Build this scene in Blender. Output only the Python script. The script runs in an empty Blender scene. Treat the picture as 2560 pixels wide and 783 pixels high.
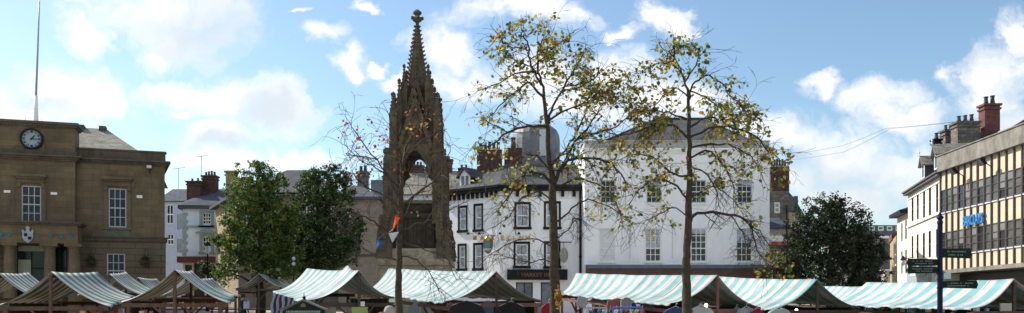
import bpy, bmesh, math, random
from mathutils import Vector, noise
R = math.radians
scene = bpy.context.scene
COL = scene.collection
F, CX, HY, EYE = 2217.0, 1280.0, 768.0, 1.65     # survey constants of the photograph (focal length in photo pixels, horizon line)

# ------------------------------------------------------------------ camera
cam_d = bpy.data.cameras.new("camera"); cam = bpy.data.objects.new("camera", cam_d); COL.objects.link(cam)
cam.location = (0, 0, EYE); cam.rotation_euler = (R(90), 0, 0)
cam_d.sensor_width = 36.0; cam_d.lens = 36.0 * F / 2560.0; cam_d.shift_y = (HY - 391.5) / 2560.0
cam_d.clip_start = 0.1; cam_d.clip_end = 3000
scene.camera = cam
scene.view_settings.view_transform = 'Standard'; scene.view_settings.look = 'None'
scene.view_settings.gamma = 1.0; scene.view_settings.use_curve_mapping = False
scene.view_settings.exposure = 0.85
# ------------------------------------------------------------------ sun + sky
SUN_EL, SUN_AZ = 38.0, -60.0                     # azimuth from +Y, negative towards -X
sd = Vector((math.sin(R(SUN_AZ))*math.cos(R(SUN_EL)), math.cos(R(SUN_AZ))*math.cos(R(SUN_EL)), math.sin(R(SUN_EL))))
sl = bpy.data.lights.new("sun", 'SUN'); sun = bpy.data.objects.new("sun", sl); COL.objects.link(sun)
sl.energy = 4.0; sl.angle = R(0.53); sl.color = (1.0, 0.95, 0.87)
sun.rotation_euler = (-sd).to_track_quat('-Z', 'Y').to_euler(); sun.location = (-40, 30, 60)

world = bpy.data.worlds.new("World"); scene.world = world; world.use_nodes = True
nt = world.node_tree; N = nt.nodes; L = nt.links
for n in list(N): N.remove(n)
def wn(t, **k):
    n = N.new(t)
    for a, b in k.items(): setattr(n, a, b)
    return n
def wm(op, a, b=None, c=None, clamp=False):
    n = N.new('ShaderNodeMath'); n.operation = op; n.use_clamp = clamp
    for i, v in enumerate((a, b, c)):
        if v is None: continue
        if isinstance(v, (int, float)): n.inputs[i].default_value = v
        else: L.new(v, n.inputs[i])
    return n.outputs[0]
sky = wn('ShaderNodeTexSky'); sky.sky_type = 'NISHITA'; sky.sun_disc = False
sky.sun_elevation = R(SUN_EL); sky.sun_rotation = R(SUN_AZ); sky.altitude = 100; sky.air_density = 1.0; sky.dust_density = 0.7; sky.ozone_density = 2.0
tc = wn('ShaderNodeTexCoord'); sep = wn('ShaderNodeSeparateXYZ'); L.new(tc.outputs['Generated'], sep.inputs[0])
ay = wm('MAXIMUM', wm('ABSOLUTE', sep.outputs[1]), 0.05)
cu = wm('DIVIDE', sep.outputs[0], ay); cv = wm('DIVIDE', sep.outputs[2], ay)       # gnomonic direction coordinates
comb0 = wn('ShaderNodeCombineXYZ'); L.new(cu, comb0.inputs[0]); L.new(cv, comb0.inputs[1])
wp = wn('ShaderNodeTexNoise'); wp.inputs['Scale'].default_value = 12.0; wp.inputs['Detail'].default_value = 5.0; wp.inputs['Roughness'].default_value = 0.6; L.new(comb0.outputs[0], wp.inputs['Vector'])
wps = wn('ShaderNodeVectorMath', operation='SUBTRACT'); L.new(wp.outputs['Color'], wps.inputs[0]); wps.inputs[1].default_value = (.5,.5,.5)
wpm = wn('ShaderNodeVectorMath', operation='MULTIPLY_ADD'); L.new(wps.outputs[0], wpm.inputs[0]); wpm.inputs[1].default_value = (.13,.09,0); L.new(comb0.outputs[0], wpm.inputs[2])
comb = wpm
ns = wn('ShaderNodeTexNoise'); ns.inputs['Scale'].default_value = 9.0; ns.inputs['Detail'].default_value = 9.0; ns.inputs['Roughness'].default_value = 0.62
L.new(comb.outputs[0], ns.inputs['Vector'])
ns2 = wn('ShaderNodeTexNoise'); ns2.inputs['Scale'].default_value = 34.0; ns2.inputs['Detail'].default_value = 6.0; ns2.inputs['Roughness'].default_value = 0.6
L.new(comb.outputs[0], ns2.inputs['Vector'])
def vm(op, a, b):
    n = N.new('ShaderNodeVectorMath'); n.operation = op
    L.new(a, n.inputs[0])
    if b is not None: n.inputs[1].default_value = b
    return n
def field(ells):
    out = None
    for (px, py, rx, ry) in ells:
        s = vm('SUBTRACT', comb.outputs[0], ((px-CX)/F, (HY-py)/F, 0))
        m = vm('MULTIPLY', s.outputs[0], (F/rx, F/ry, 0))
        l = vm('LENGTH', m.outputs[0], None)
        v = wm('SUBTRACT', 1.0, l.outputs['Value'])
        out = v if out is None else wm('MAXIMUM', out, v)
    return out
clouds = [(205,82,80,66),(430,20,220,85),(470,80,190,100),(400,130,100,55),(130,235,200,90),(250,235,80,70),(-80,240,180,90),(40,290,160,60),
 (420,225,125,45),(560,245,150,60),(700,262,135,62),(540,335,110,50),(450,275,70,30),(800,82,70,32),(870,140,60,38),(960,155,35,14),
 (520,395,160,42),(780,395,150,38),(930,5,40,14),(740,12,25,10),(1290,28,220,50),(1440,48,90,32),(1110,110,75,75),(1170,200,150,62),(1020,190,75,26),
 (1330,190,170,60),(1540,170,110,60),(1440,250,200,70),(1570,72,55,20),(1662,38,52,38),(1680,260,200,70),(1960,345,170,75),(2110,380,190,85),(2260,420,170,75),
 (2060,212,60,30),(2200,245,130,50),(2290,285,140,52),(2470,230,130,100),(2530,110,52,75),(2370,190,55,42),(2300,480,150,70),(2130,500,200,80),(2000,440,140,80),(2560,330,140,80)]
greys = [(510,70,210,115),(2100,440,330,110),(2240,505,260,110),(2000,400,190,80),(2540,330,120,70),(680,270,150,50),(2400,275,130,50),(1640,300,120,40),(560,350,110,36),(100,260,120,40)]
cf = field(clouds)
mfield = wm('MULTIPLY_ADD', wm('SUBTRACT', ns.outputs[0], 0.5), 2.2, cf)
mfield = wm('MULTIPLY_ADD', wm('SUBTRACT', ns2.outputs[0], 0.5), 0.9, mfield)
inview = wm('GREATER_THAN', sep.outputs[1], 0.05)
# outside the surveyed part of the sky: broken cumulus from noise alone
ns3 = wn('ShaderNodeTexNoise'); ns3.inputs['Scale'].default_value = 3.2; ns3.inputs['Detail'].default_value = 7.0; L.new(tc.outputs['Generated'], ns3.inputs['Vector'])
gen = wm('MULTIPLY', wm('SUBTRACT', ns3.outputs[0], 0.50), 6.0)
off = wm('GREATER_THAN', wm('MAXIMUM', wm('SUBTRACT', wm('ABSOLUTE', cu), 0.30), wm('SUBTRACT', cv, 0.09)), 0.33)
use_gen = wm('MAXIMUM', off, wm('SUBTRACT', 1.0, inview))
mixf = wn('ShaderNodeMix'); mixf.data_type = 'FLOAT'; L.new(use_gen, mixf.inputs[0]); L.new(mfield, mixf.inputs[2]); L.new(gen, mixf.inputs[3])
mask = wn('ShaderNodeMapRange'); mask.interpolation_type = 'SMOOTHSTEP'; L.new(mixf.outputs[0], mask.inputs[0])
mask.inputs[1].default_value = -0.20; mask.inputs[2].default_value = 0.86; mask.inputs[3].default_value = 0.0; mask.inputs[4].default_value = 0.96
gf = wn('ShaderNodeMapRange'); gf.interpolation_type = 'SMOOTHSTEP'; L.new(wm('MULTIPLY_ADD', wm('SUBTRACT', ns.outputs[0], 0.5), 1.6, field(greys)), gf.inputs[0])
gf.inputs[1].default_value = -0.15; gf.inputs[2].default_value = 1.0; gf.inputs[3].default_value = 0.0; gf.inputs[4].default_value = 0.62
cc = wn('ShaderNodeMix'); cc.data_type = 'RGBA'; L.new(gf.outputs[0], cc.inputs[0])
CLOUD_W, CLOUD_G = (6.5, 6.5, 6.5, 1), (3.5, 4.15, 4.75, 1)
cc.inputs[6].default_value = CLOUD_W; cc.inputs[7].default_value = CLOUD_G
tint = wn('ShaderNodeMix'); tint.data_type = 'RGBA'; tint.blend_type = 'MULTIPLY'; tint.inputs[0].default_value = 1; L.new(sky.outputs[0], tint.inputs[6]); tint.inputs[7].default_value = (0.96, 1.02, 0.985, 1)
back = wn('ShaderNodeMapRange'); L.new(sep.outputs[1], back.inputs[0]); back.inputs[1].default_value = 0.1; back.inputs[2].default_value = -0.5; back.inputs[3].default_value = 1.0; back.inputs[4].default_value = 1.5  # clouds behind the camera brightened as added fill for the shaded fronts
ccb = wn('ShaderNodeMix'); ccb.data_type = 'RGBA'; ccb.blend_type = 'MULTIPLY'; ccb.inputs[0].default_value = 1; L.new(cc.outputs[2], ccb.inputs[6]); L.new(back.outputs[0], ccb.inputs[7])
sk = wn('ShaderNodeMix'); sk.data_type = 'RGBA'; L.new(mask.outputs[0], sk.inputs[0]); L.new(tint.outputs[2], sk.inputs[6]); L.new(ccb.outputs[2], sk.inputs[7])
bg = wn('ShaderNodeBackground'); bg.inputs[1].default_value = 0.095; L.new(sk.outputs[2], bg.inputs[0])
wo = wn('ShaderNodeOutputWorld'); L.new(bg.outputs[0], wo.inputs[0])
try: world.cycles.sampling_method = 'MANUAL'; world.cycles.sample_map_resolution = 512
except Exception: pass

# ------------------------------------------------------------------ materials
MATS = {}
def mat(name, col, rough=0.8, var=0.15, scale=3.0, bump=0.0, bscale=20.0, pattern=None, metal=0.0, spec=0.4, transl=0.0, stain=0.0, stain_col=(0.03,0.028,0.022), emit=None, tcol=None):
    if name in MATS: return MATS[name]
    m = bpy.data.materials.new(name); m.use_nodes = True; MATS[name] = m
    t = m.node_tree; n = t.nodes; l = t.links
    b = n['Principled BSDF']; b.inputs['Roughness'].default_value = rough; b.inputs['Metallic'].default_value = metal
    b.inputs['Specular IOR Level'].default_value = spec
    geo = n.new('ShaderNodeNewGeometry')
    nz = n.new('ShaderNodeTexNoise'); nz.inputs['Scale'].default_value = scale; nz.inputs['Detail'].default_value = 6; nz.inputs['Roughness'].default_value = 0.65
    l.new(geo.outputs['Position'], nz.inputs['Vector'])
    mr = n.new('ShaderNodeMapRange'); mr.inputs[1].default_value = 0.3; mr.inputs[2].default_value = 0.7
    mr.inputs[3].default_value = 1 - var*1.3; mr.inputs[4].default_value = 1 + var; l.new(nz.outputs[0], mr.inputs[0])
    hsv = n.new('ShaderNodeHueSaturation'); l.new(mr.outputs[0], hsv.inputs['Value']); hsv.inputs['Color'].default_value = (*col, 1)
    out = hsv.outputs[0]; hgt = None
    if pattern:
        uv = n.new('ShaderNodeUVMap')
        br = n.new('ShaderNodeTexBrick'); l.new(uv.outputs[0], br.inputs['Vector'])
        bw, rh, ms, dark, cvar = pattern
        br.inputs['Scale'].default_value = 1.0; br.inputs['Brick Width'].default_value = bw; br.inputs['Row Height'].default_value = rh
        br.inputs['Mortar Size'].default_value = ms; br.inputs['Mortar Smooth'].default_value = 0.3
        br.inputs['Color1'].default_value = (1-cvar,)*3 + (1,); br.inputs['Color2'].default_value = (1+cvar,)*3 + (1,)
        br.inputs['Mortar'].default_value = (dark,)*3 + (1,)
        mx = n.new('ShaderNodeMix'); mx.data_type = 'RGBA'; mx.blend_type = 'MULTIPLY'; mx.inputs[0].default_value = 1.0
        l.new(out, mx.inputs[6]); l.new(br.outputs[0], mx.inputs[7]); out = mx.outputs[2]; hgt = br.outputs['Fac']
    if stain:
        # rain streaks and soot: noise stretched downwards
        mp = n.new('ShaderNodeMapping'); mp.inputs['Scale'].default_value = (1.6, 1.6, 0.28); l.new(geo.outputs['Position'], mp.inputs[0])
        sn = n.new('ShaderNodeTexNoise'); sn.inputs['Scale'].default_value = 1.5; sn.inputs['Detail'].default_value = 8; sn.inputs['Roughness'].default_value = 0.7; l.new(mp.outputs[0], sn.inputs[0])
        sr = n.new('ShaderNodeMapRange'); sr.inputs[1].default_value = 0.48; sr.inputs[2].default_value = 0.75; sr.inputs[4].default_value = stain; l.new(sn.outputs[0], sr.inputs[0])
        mx = n.new('ShaderNodeMix'); mx.data_type = 'RGBA'; l.new(sr.outputs[0], mx.inputs[0]); l.new(out, mx.inputs[6]); mx.inputs[7].default_value = (*stain_col, 1); out = mx.outputs[2]
    l.new(out, b.inputs['Base Color'])
    if bump:
        bn = n.new('ShaderNodeTexNoise'); bn.inputs['Scale'].default_value = bscale; bn.inputs['Detail'].default_value = 5; l.new(geo.outputs['Position'], bn.inputs['Vector'])
        h = bn.outputs[0]
        if hgt is not None:
            sb = n.new('ShaderNodeMath'); sb.operation = 'MULTIPLY_ADD'; l.new(hgt, sb.inputs[0]); sb.inputs[1].default_value = -0.8; l.new(h, sb.inputs[2]); h = sb.outputs[0]
        bp = n.new('ShaderNodeBump'); bp.inputs['Strength'].default_value = bump; bp.inputs['Distance'].default_value = 0.03; l.new(h, bp.inputs['Height']); l.new(bp.outputs[0], b.inputs['Normal'])
    if emit:
        b.inputs['Emission Color'].default_value = (*emit[0], 1); b.inputs['Emission Strength'].default_value = emit[1]
    if transl:
        tr = n.new('ShaderNodeBsdfTranslucent'); ms_ = n.new('ShaderNodeMixShader'); ms_.inputs[0].default_value = transl
        if tcol: tr.inputs[0].default_value = (*tcol, 1)
        else: l.new(out, tr.inputs[0])
        l.new(b.outputs[0], ms_.inputs[1]); l.new(tr.outputs[0], ms_.inputs[2]); l.new(ms_.outputs[0], n['Material Output'].inputs[0])
    return m
def glass(name, col, rough=0.12, spec=0.22):
    m = mat(name, col, rough=rough, var=0.5, scale=0.9, spec=spec)
    return m
def canvas(name, c1, c2, period, frac=0.5, transl=0.22, seed=0.0, warm=(1,0.80,0.50)):
    m = bpy.data.materials.new(name); m.use_nodes = True; t = m.node_tree; n = t.nodes; l = t.links
    b = n['Principled BSDF']; b.inputs['Roughness'].default_value = 0.75; b.inputs['Specular IOR Level'].default_value = 0.2
    uv = n.new('ShaderNodeUVMap'); sp = n.new('ShaderNodeSeparateXYZ'); l.new(uv.outputs[0], sp.inputs[0])
    wob = n.new('ShaderNodeTexNoise'); wob.inputs['Scale'].default_value = 0.7; l.new(uv.outputs[0], wob.inputs[0])
    def mm(op, a, b2=None, c=None):
        k = n.new('ShaderNodeMath'); k.operation = op
        for i, v in enumerate((a, b2, c)):
            if v is None: continue
            if isinstance(v, (int, float)): k.inputs[i].default_value = v
            else: l.new(v, k.inputs[i])
        return k.outputs[0]
    x = mm('MULTIPLY_ADD', wob.outputs[0], 0.03, sp.outputs[0])
    fr = mm('FRACT', mm('DIVIDE', mm('ADD', x, seed+50), period))
    st = mm('GREATER_THAN', fr, frac)
    mx = n.new('ShaderNodeMix'); mx.data_type = 'RGBA'; l.new(st, mx.inputs[0]); mx.inputs[6].default_value = (*c1, 1); mx.inputs[7].default_value = (*c2, 1)
    dirt = n.new('ShaderNodeTexNoise'); dirt.inputs['Scale'].default_value = 2.2; dirt.inputs['Detail'].default_value = 7; dirt.inputs['Roughness'].default_value = 0.7; l.new(uv.outputs[0], dirt.inputs[0])
    mr = n.new('ShaderNodeMapRange'); mr.inputs[1].default_value = 0.35; mr.inputs[2].default_value = 0.7; mr.inputs[3].default_value = 0.72; mr.inputs[4].default_value = 1.12; l.new(dirt.outputs[0], mr.inputs[0])
    # long creases running from ridge to eave
    mp = n.new('ShaderNodeMapping'); mp.inputs['Scale'].default_value = (7.0, 0.8, 1); l.new(uv.outputs[0], mp.inputs[0])
    cr = n.new('ShaderNodeTexNoise'); cr.inputs['Scale'].default_value = 1.0; cr.inputs['Detail'].default_value = 3; l.new(mp.outputs[0], cr.inputs[0])
    bp = n.new('ShaderNodeBump'); bp.inputs['Strength'].default_value = 0.7; bp.inputs['Distance'].default_value = 0.06; l.new(cr.outputs[0], bp.inputs['Height'])
    l.new(bp.outputs[0], b.inputs['Normal'])
    mu = n.new('ShaderNodeMix'); mu.data_type = 'RGBA'; mu.blend_type = 'MULTIPLY'; mu.inputs[0].default_value = 1; l.new(mx.outputs[2], mu.inputs[6]); l.new(mr.outputs[0], mu.inputs[7])
    sx = mm('MULTIPLY_ADD', cr.outputs[0], 0.10, sp.outputs[0])
    sf = mm('FRACT', mm('DIVIDE', mm('ADD', sx, seed*1.3+40), 1.93))
    dist = mm('ABSOLUTE', mm('SUBTRACT', sf, 0.5))
    seam = mm('LESS_THAN', dist, 0.011)
    brk = n.new('ShaderNodeTexNoise'); brk.inputs['Scale'].default_value = 1.3; brk.inputs['Detail'].default_value = 4; l.new(uv.outputs[0], brk.inputs[0])
    sm = mm('MULTIPLY', seam, mm('GREATER_THAN', brk.outputs[0], 0.46))
    sd_ = n.new('ShaderNodeMix'); sd_.data_type = 'RGBA'; l.new(mm('MULTIPLY', sm, 0.62), sd_.inputs[0]); l.new(mu.outputs[2], sd_.inputs[6]); sd_.inputs[7].default_value = (0.05,0.07,0.09,1)
    pa = mm('FLOOR', mm('DIVIDE', mm('ADD', sx, seed*1.3+40.965), 1.93))
    wnz = n.new('ShaderNodeTexWhiteNoise'); wnz.noise_dimensions = '1D'; l.new(pa, wnz.inputs['W'])
    hv = n.new('ShaderNodeHueSaturation'); l.new(sd_.outputs[2], hv.inputs['Color']); l.new(mm('MULTIPLY_ADD', wnz.outputs['Value'], 0.22, 0.86), hv.inputs['Value']); l.new(mm('MULTIPLY_ADD', wnz.outputs['Value'], -0.35, 1.12), hv.inputs['Saturation'])
    class _M: pass
    mu = _M(); mu.outputs = {2: hv.outputs[0]}
    l.new(mu.outputs[2], b.inputs['Base Color'])
    tr = n.new('ShaderNodeBsdfTranslucent'); w2 = n.new('ShaderNodeMix'); w2.data_type = 'RGBA'; w2.blend_type = 'MULTIPLY'; w2.inputs[0].default_value = 1
    l.new(mu.outputs[2], w2.inputs[6]); w2.inputs[7].default_value = (*warm, 1); l.new(w2.outputs[2], tr.inputs[0])
    ms = n.new('ShaderNodeMixShader'); ms.inputs[0].default_value = transl; l.new(b.outputs[0], ms.inputs[1]); l.new(tr.outputs[0], ms.inputs[2]); l.new(ms.outputs[0], n['Material Output'].inputs[0])
    return m

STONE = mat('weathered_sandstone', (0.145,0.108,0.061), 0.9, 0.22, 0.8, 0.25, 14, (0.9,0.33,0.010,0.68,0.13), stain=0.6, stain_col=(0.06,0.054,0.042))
STONE_D = mat('sooty_sandstone_trim', (0.10,0.08,0.055), 0.9, 0.3, 2.0, 0.3, 10, stain=0.6)
STONE_RUST = mat('rusticated_sandstone', (0.135,0.105,0.065), 0.9, 0.2, 1.0, 0.35, 14, (1.4,0.36,0.02,0.4,0.06), stain=0.3, stain_col=(0.09,0.08,0.06))
MONU = mat('blackened_monument_stone', (0.098,0.075,0.045), 0.92, 0.45, 2.2, 0.6, 9, stain=0.75, stain_col=(0.022,0.02,0.014))
MONU_D = mat('recess_shade_monument_stone', (0.04,0.031,0.019), 0.95, 0.4, 2.2, 0.6, 9)  # recess shade put into the colour of the pedestal and lantern stage
MONU_L = mat('paler_monument_stone', (0.30,0.25,0.17), 0.9, 0.3, 2.2, 0.4, 9, (0.8,0.4,0.01,0.6,0.08), stain=0.4)
SLATE = mat('grey_slate', (0.085,0.088,0.095), 0.85, 0.22, 1.6, 0.25, 8, (0.3,0.2,0.012,0.55,0.16), spec=0.12, stain=0.2, stain_col=(0.14,0.13,0.10))
SLATE_B = mat('dark_blue_slate', (0.075,0.085,0.105), 0.85, 0.22, 1.6, 0.2, 8, (0.3,0.2,0.012,0.5,0.16), spec=0.12)
SLATE_P = mat('mossy_pale_slate', (0.24,0.225,0.19), 0.85, 0.3, 1.8, 0.3, 8, (0.35,0.25,0.015,0.6,0.2), spec=0.12, stain=0.35, stain_col=(0.12,0.11,0.07))
LEAD = mat('weathered_lead', (0.15,0.155,0.17), 0.6, 0.3, 1.2, 0.2, 6, stain=0.45, stain_col=(0.36,0.37,0.38))
BRICK = mat('dark_red_brick', (0.085,0.042,0.032), 0.9, 0.3, 3.0, 0.3, 20, (0.23,0.08,0.01,0.8,0.25), stain=0.5)
BRICK_R = mat('purple_red_brick', (0.15,0.06,0.055), 0.9, 0.25, 3.0, 0.3, 20, (0.23,0.08,0.01,0.8,0.2), stain=0.3)
WHITE_R = mat('white_painted_render', (0.83,0.83,0.84), 0.75, 0.05, 0.9, 0.12, 12, stain=0.30, stain_col=(0.50,0.49,0.46))
PARAP = mat('grey_stained_parapet_render', (0.42,0.41,0.38), 0.85, 0.2, 1.5, 0.15, 12, stain=0.5, stain_col=(0.16,0.15,0.12))
CREAM_R = mat('cream_painted_render', (0.74,0.69,0.55), 0.8, 0.05, 1.0, 0.1, 12, stain=0.1, stain_col=(0.5,0.45,0.36))
PALEB_R = mat('pale_blue_grey_render', (0.62,0.67,0.72), 0.8, 0.06, 1.0, 0.1, 12, stain=0.15, stain_col=(0.4,0.42,0.42))
QUOIN = mat('grey_green_painted_stone', (0.27,0.33,0.32), 0.8, 0.1)
TANW = mat('tan_stone_wall', (0.30,0.23,0.14), 0.9, 0.15, 1.5, 0.2, 12, (0.6,0.3,0.01,0.75,0.08), stain=0.2, stain_col=(0.2,0.16,0.1))
BROWNW = mat('brown_stone_wall', (0.26,0.215,0.165), 0.9, 0.15, 1.2, 0.15, 12, (0.7,0.33,0.008,0.75,0.07), stain=0.3, stain_col=(0.14,0.12,0.09))
RUBBLE = mat('dark_rubble_stone', (0.16,0.145,0.125), 0.95, 0.35, 3.5, 0.5, 8, (0.4,0.2,0.02,0.7,0.3), stain=0.3)
WHITE_P = mat('white_paint', (0.78,0.78,0.76), 0.5, 0.04)
GREY_P = mat('grey_white_paint', (0.50,0.53,0.56), 0.6, 0.08)
TOWN_P = mat('dulled_grey_paint', (0.44,0.47,0.51), 0.6, 0.08)
BLACK_P = mat('black_gloss_paint', (0.012,0.011,0.013), 0.5, 0.2, spec=0.15)
NAVY_P = mat('dark_blue_cast_iron_paint', (0.006,0.008,0.026), 0.5, 0.2, spec=0.12)
GREEN_P = mat('dark_green_paint', (0.006,0.020,0.012), 0.6, 0.2, spec=0.12)
BROWN_F = mat('brown_shop_fascia', (0.085,0.045,0.03), 0.6, 0.2)
BLUEGREY = mat('blue_grey_lead_flashing', (0.10,0.12,0.16), 0.5, 0.2)
GLASS = glass('dark_window_glass', (0.018,0.021,0.026))
GLASS_G = glass('grey_green_window_glass', (0.085,0.092,0.082), 0.15)
GLASS_C = glass('pale_curtained_glass', (0.16,0.18,0.21), 0.2)
CURT = mat('net_curtain', (0.42,0.45,0.50), 0.8, 0.35, 6.0)
PANEL = mat('cream_spandrel_panel', (0.56,0.475,0.34), 0.6, 0.06, 1.0, stain=0.1, stain_col=(0.45,0.36,0.24))
MULL = mat('brown_metal_mullion', (0.085,0.062,0.062), 0.5, 0.15)
CONC = mat('weathered_concrete', (0.20,0.185,0.16), 0.9, 0.35, 1.3, 0.25, 8, stain=0.6, stain_col=(0.07,0.065,0.055))
CONC_D = mat('dark_grey_concrete', (0.10,0.105,0.11), 0.9, 0.2, 1.0)
WOOD = mat('reddish_stall_timber', (0.105,0.052,0.03), 0.75, 0.35, 6.0, 0.2, 30)
WOOD_D = mat('dark_weathered_timber', (0.055,0.038,0.028), 0.8, 0.35, 6.0, 0.2, 30)
WOOD_P = mat('pinkish_painted_timber', (0.17,0.078,0.055), 0.7, 0.25, 6.0, 0.2, 30)
BARK = mat('grey_brown_bark', (0.048,0.036,0.022), 0.95, 0.4, 9.0, 0.8, 18, stain=0.3, stain_col=(0.06,0.07,0.03))
TWIG = mat('dark_twig_bark', (0.038,0.028,0.02), 0.9, 0.25, 9.0)
GOLD = mat('gilded_letter', (0.55,0.33,0.08), 0.35, 0.2, metal=0.6)
SIGNBLUE = mat('sky_blue_sign_plastic', (0.05,0.22,0.50), 0.4, 0.08)
ASPH = mat('asphalt', (0.05,0.05,0.052), 0.9, 0.25, 2.0, 0.3, 60)
PAVE = mat('stone_slab_paving', (0.38,0.34,0.28), 0.85, 0.15, 1.0, 0.2, 20, (0.6,0.6,0.012,0.6,0.08))
METAL = mat('galvanised_metal', (0.42,0.43,0.45), 0.4, 0.15, metal=0.8)
POT = mat('terracotta_pot', (0.07,0.05,0.045), 0.8, 0.3, 5.0)

# ------------------------------------------------------------------ mesh helpers
def P(px, py, D): return Vector(((px-CX)*D/F, D, EYE+(HY-py)*D/F))
def gz(y):
    if y < 30: return 0.0
    if y > 74: return 1.95
    t = (y-30)/44.0
    return 1.95*(0.25*t*t*(3-2*t) + 0.75*t)
class MB:
    def __init__(s): s.v = []; s.f = []; s.mi = []; s.smooth = False
    def poly(s, pts, mi=0):
        i = len(s.v); s.v += [Vector(p) for p in pts]; s.f.append(tuple(range(i, i+len(pts)))); s.mi.append(mi)
    def hexa(s, c, mi=0):     # c: 8 corners, bottom 4 (ccw) then top 4
        i = len(s.v); s.v += [Vector(p) for p in c]
        for q in ((3,2,1,0),(4,5,6,7),(0,1,5,4),(1,2,6,5),(2,3,7,6),(3,0,4,7)):
            s.f.append(tuple(i+k for k in q)); s.mi.append(mi)
    def box(s, x0, x1, y0, y1, z0, z1, mi=0):
        s.hexa([(x0,y0,z0),(x1,y0,z0),(x1,y1,z0),(x0,y1,z0),(x0,y0,z1),(x1,y0,z1),(x1,y1,z1),(x0,y1,z1)], mi)
    def cbox(s, c, sx, sy, sz, rz=0, mi=0):
        c = Vector(c); ca, sa = math.cos(rz), math.sin(rz); pts = []
        for z in (-sz/2, sz/2):
            for x, y in ((-1,-1),(1,-1),(1,1),(-1,1)):
                a, b = x*sx/2, y*sy/2; pts.append(c+Vector((a*ca-b*sa, a*sa+b*ca, z)))
        s.hexa(pts, mi)
    def bar(s, a, b, w, h=None, mi=0):   # square timber between two points
        a, b = Vector(a), Vector(b); h = h or w; d = (b-a).normalized()
        up = Vector((0,0,1)) if abs(d.z) < 0.95 else Vector((1,0,0))
        x = d.cross(up).normalized(); y = x.cross(d).normalized()
        pts = [a + x*i*w/2 + y*j*h/2 for i, j in ((-1,-1),(1,-1),(1,1),(-1,1))] + [b + x*i*w/2 + y*j*h/2 for i, j in ((-1,-1),(1,-1),(1,1),(-1,1))]
        s.hexa(pts, mi)
    def tube(s, pts, rad, n=6, mi=0, cap=True):
        pts = [Vector(p) for p in pts]
        if isinstance(rad, (int, float)): rad = [rad]*len(pts)
        rings = []; prev = None
        for k, p in enumerate(pts):
            d = (pts[min(k+1, len(pts)-1)] - pts[max(k-1, 0)])
            if d.length < 1e-9: d = Vector((0,0,1))
            d.normalize()
            if prev is None: prev = d.orthogonal().normalized()
            x = (prev - d*prev.dot(d))
            x = x.normalized() if x.length > 1e-6 else d.orthogonal().normalized()
            prev = x; y = d.cross(x); base = len(s.v)
            for j in range(n):
                a = 2*math.pi*j/n; s.v.append(p + (x*math.cos(a)+y*math.sin(a))*rad[k])
            rings.append(base)
        for k in range(len(rings)-1):
            for j in range(n):
                a, b = rings[k], rings[k+1]; s.f.append((a+j, a+(j+1)%n, b+(j+1)%n, b+j)); s.mi.append(mi)
        if cap:
            s.f.append(tuple(rings[0]+j for j in reversed(range(n)))); s.mi.append(mi)
            s.f.append(tuple(rings[-1]+j for j in range(n))); s.mi.append(mi)
    def lathe(s, c, prof, n=12, mi=0, sx=1.0, sy=1.0):    # prof: (r, z) bottom to top
        c = Vector(c); rings = []
        for r, z in prof:
            base = len(s.v)
            for j in range(n):
                a = 2*math.pi*j/n; s.v.append(c+Vector((r*math.cos(a)*sx, r*math.sin(a)*sy, z)))
            rings.append(base)
        for k in range(len(rings)-1):
            a, b = rings[k], rings[k+1]
            for j in range(n): s.f.append((a+j, a+(j+1)%n, b+(j+1)%n, b+j)); s.mi.append(mi)
        s.f.append(tuple(rings[0]+j for j in reversed(range(n)))); s.mi.append(mi)
        s.f.append(tuple(rings[-1]+j for j in range(n))); s.mi.append(mi)
    def hull(s, pts, mi=0):
        bm = bmesh.new()
        for p in pts: bm.verts.new(p)
        r = bmesh.ops.convex_hull(bm, input=bm.verts)
        bmesh.ops.recalc_face_normals(bm, faces=bm.faces)
        bmesh.ops.dissolve_limit(bm, angle_limit=0.02, verts=bm.verts, edges=bm.edges)
        bm.verts.ensure_lookup_table(); i = len(s.v); s.v += [v.co.copy() for v in bm.verts]
        bm.verts.index_update()
        for f in bm.faces: s.f.append(tuple(i+v.index for v in f.verts)); s.mi.append(mi)
        bm.free()
    def build(s, name, mats, parent=None, smooth=False, uvs=None, bevel=0.0):
        me = bpy.data.meshes.new(name); me.from_pydata([tuple(v) for v in s.v], [], s.f)
        if not isinstance(mats, (list, tuple)): mats = [mats]
        for m in mats: me.materials.append(m)
        me.polygons.foreach_set('material_index', s.mi)
        if smooth: me.polygons.foreach_set('use_smooth', [True]*len(s.f))
        uvl = me.uv_layers.new(name='UVMap')
        if uvs is not None:
            for lp in me.loops: uvl.data[lp.index].uv = uvs[lp.vertex_index]
        else:
            for p in me.polygons:
                nn = p.normal
                if abs(nn.z) > 0.98: t = Vector((1,0,0)); w = Vector((0,1,0))
                else: t = Vector((-nn.y, nn.x, 0)).normalized(); w = nn.cross(t)
                for li in p.loop_indices:
                    c = me.vertices[me.loops[li].vertex_index].co; uvl.data[li].uv = (c.dot(t), c.dot(w))
        o = bpy.data.objects.new(name, me); COL.objects.link(o)
        if parent is not None:
            o.parent = parent; o.matrix_parent_inverse = parent.matrix_world.inverted() if False else o.matrix_parent_inverse
            # parents are unrotated empties: shift mesh into the parent's frame
            off = root_offset(parent)
            me.transform(__import__('mathutils').Matrix.Translation(-off))
        if bevel:
            b = o.modifiers.new('bevel', 'BEVEL'); b.width = bevel; b.segments = 2; b.limit_method = 'ANGLE'
        return o
def root_offset(o):
    v = Vector((0,0,0))
    while o is not None: v += o.location; o = o.parent
    return v
def thing(name, label, cat, loc=(0,0,0), group=None):
    o = bpy.data.objects.new(name, None); COL.objects.link(o); o.location = loc; o.empty_display_size = 0.3
    o['label'] = label; o['category'] = cat
    if group: o['group'] = group
    return o
def tag(o, label, cat, group=None):
    o['label'] = label; o['category'] = cat
    if group: o['group'] = group
    return o
def struct(o): o['kind'] = 'structure'; return o
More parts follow.
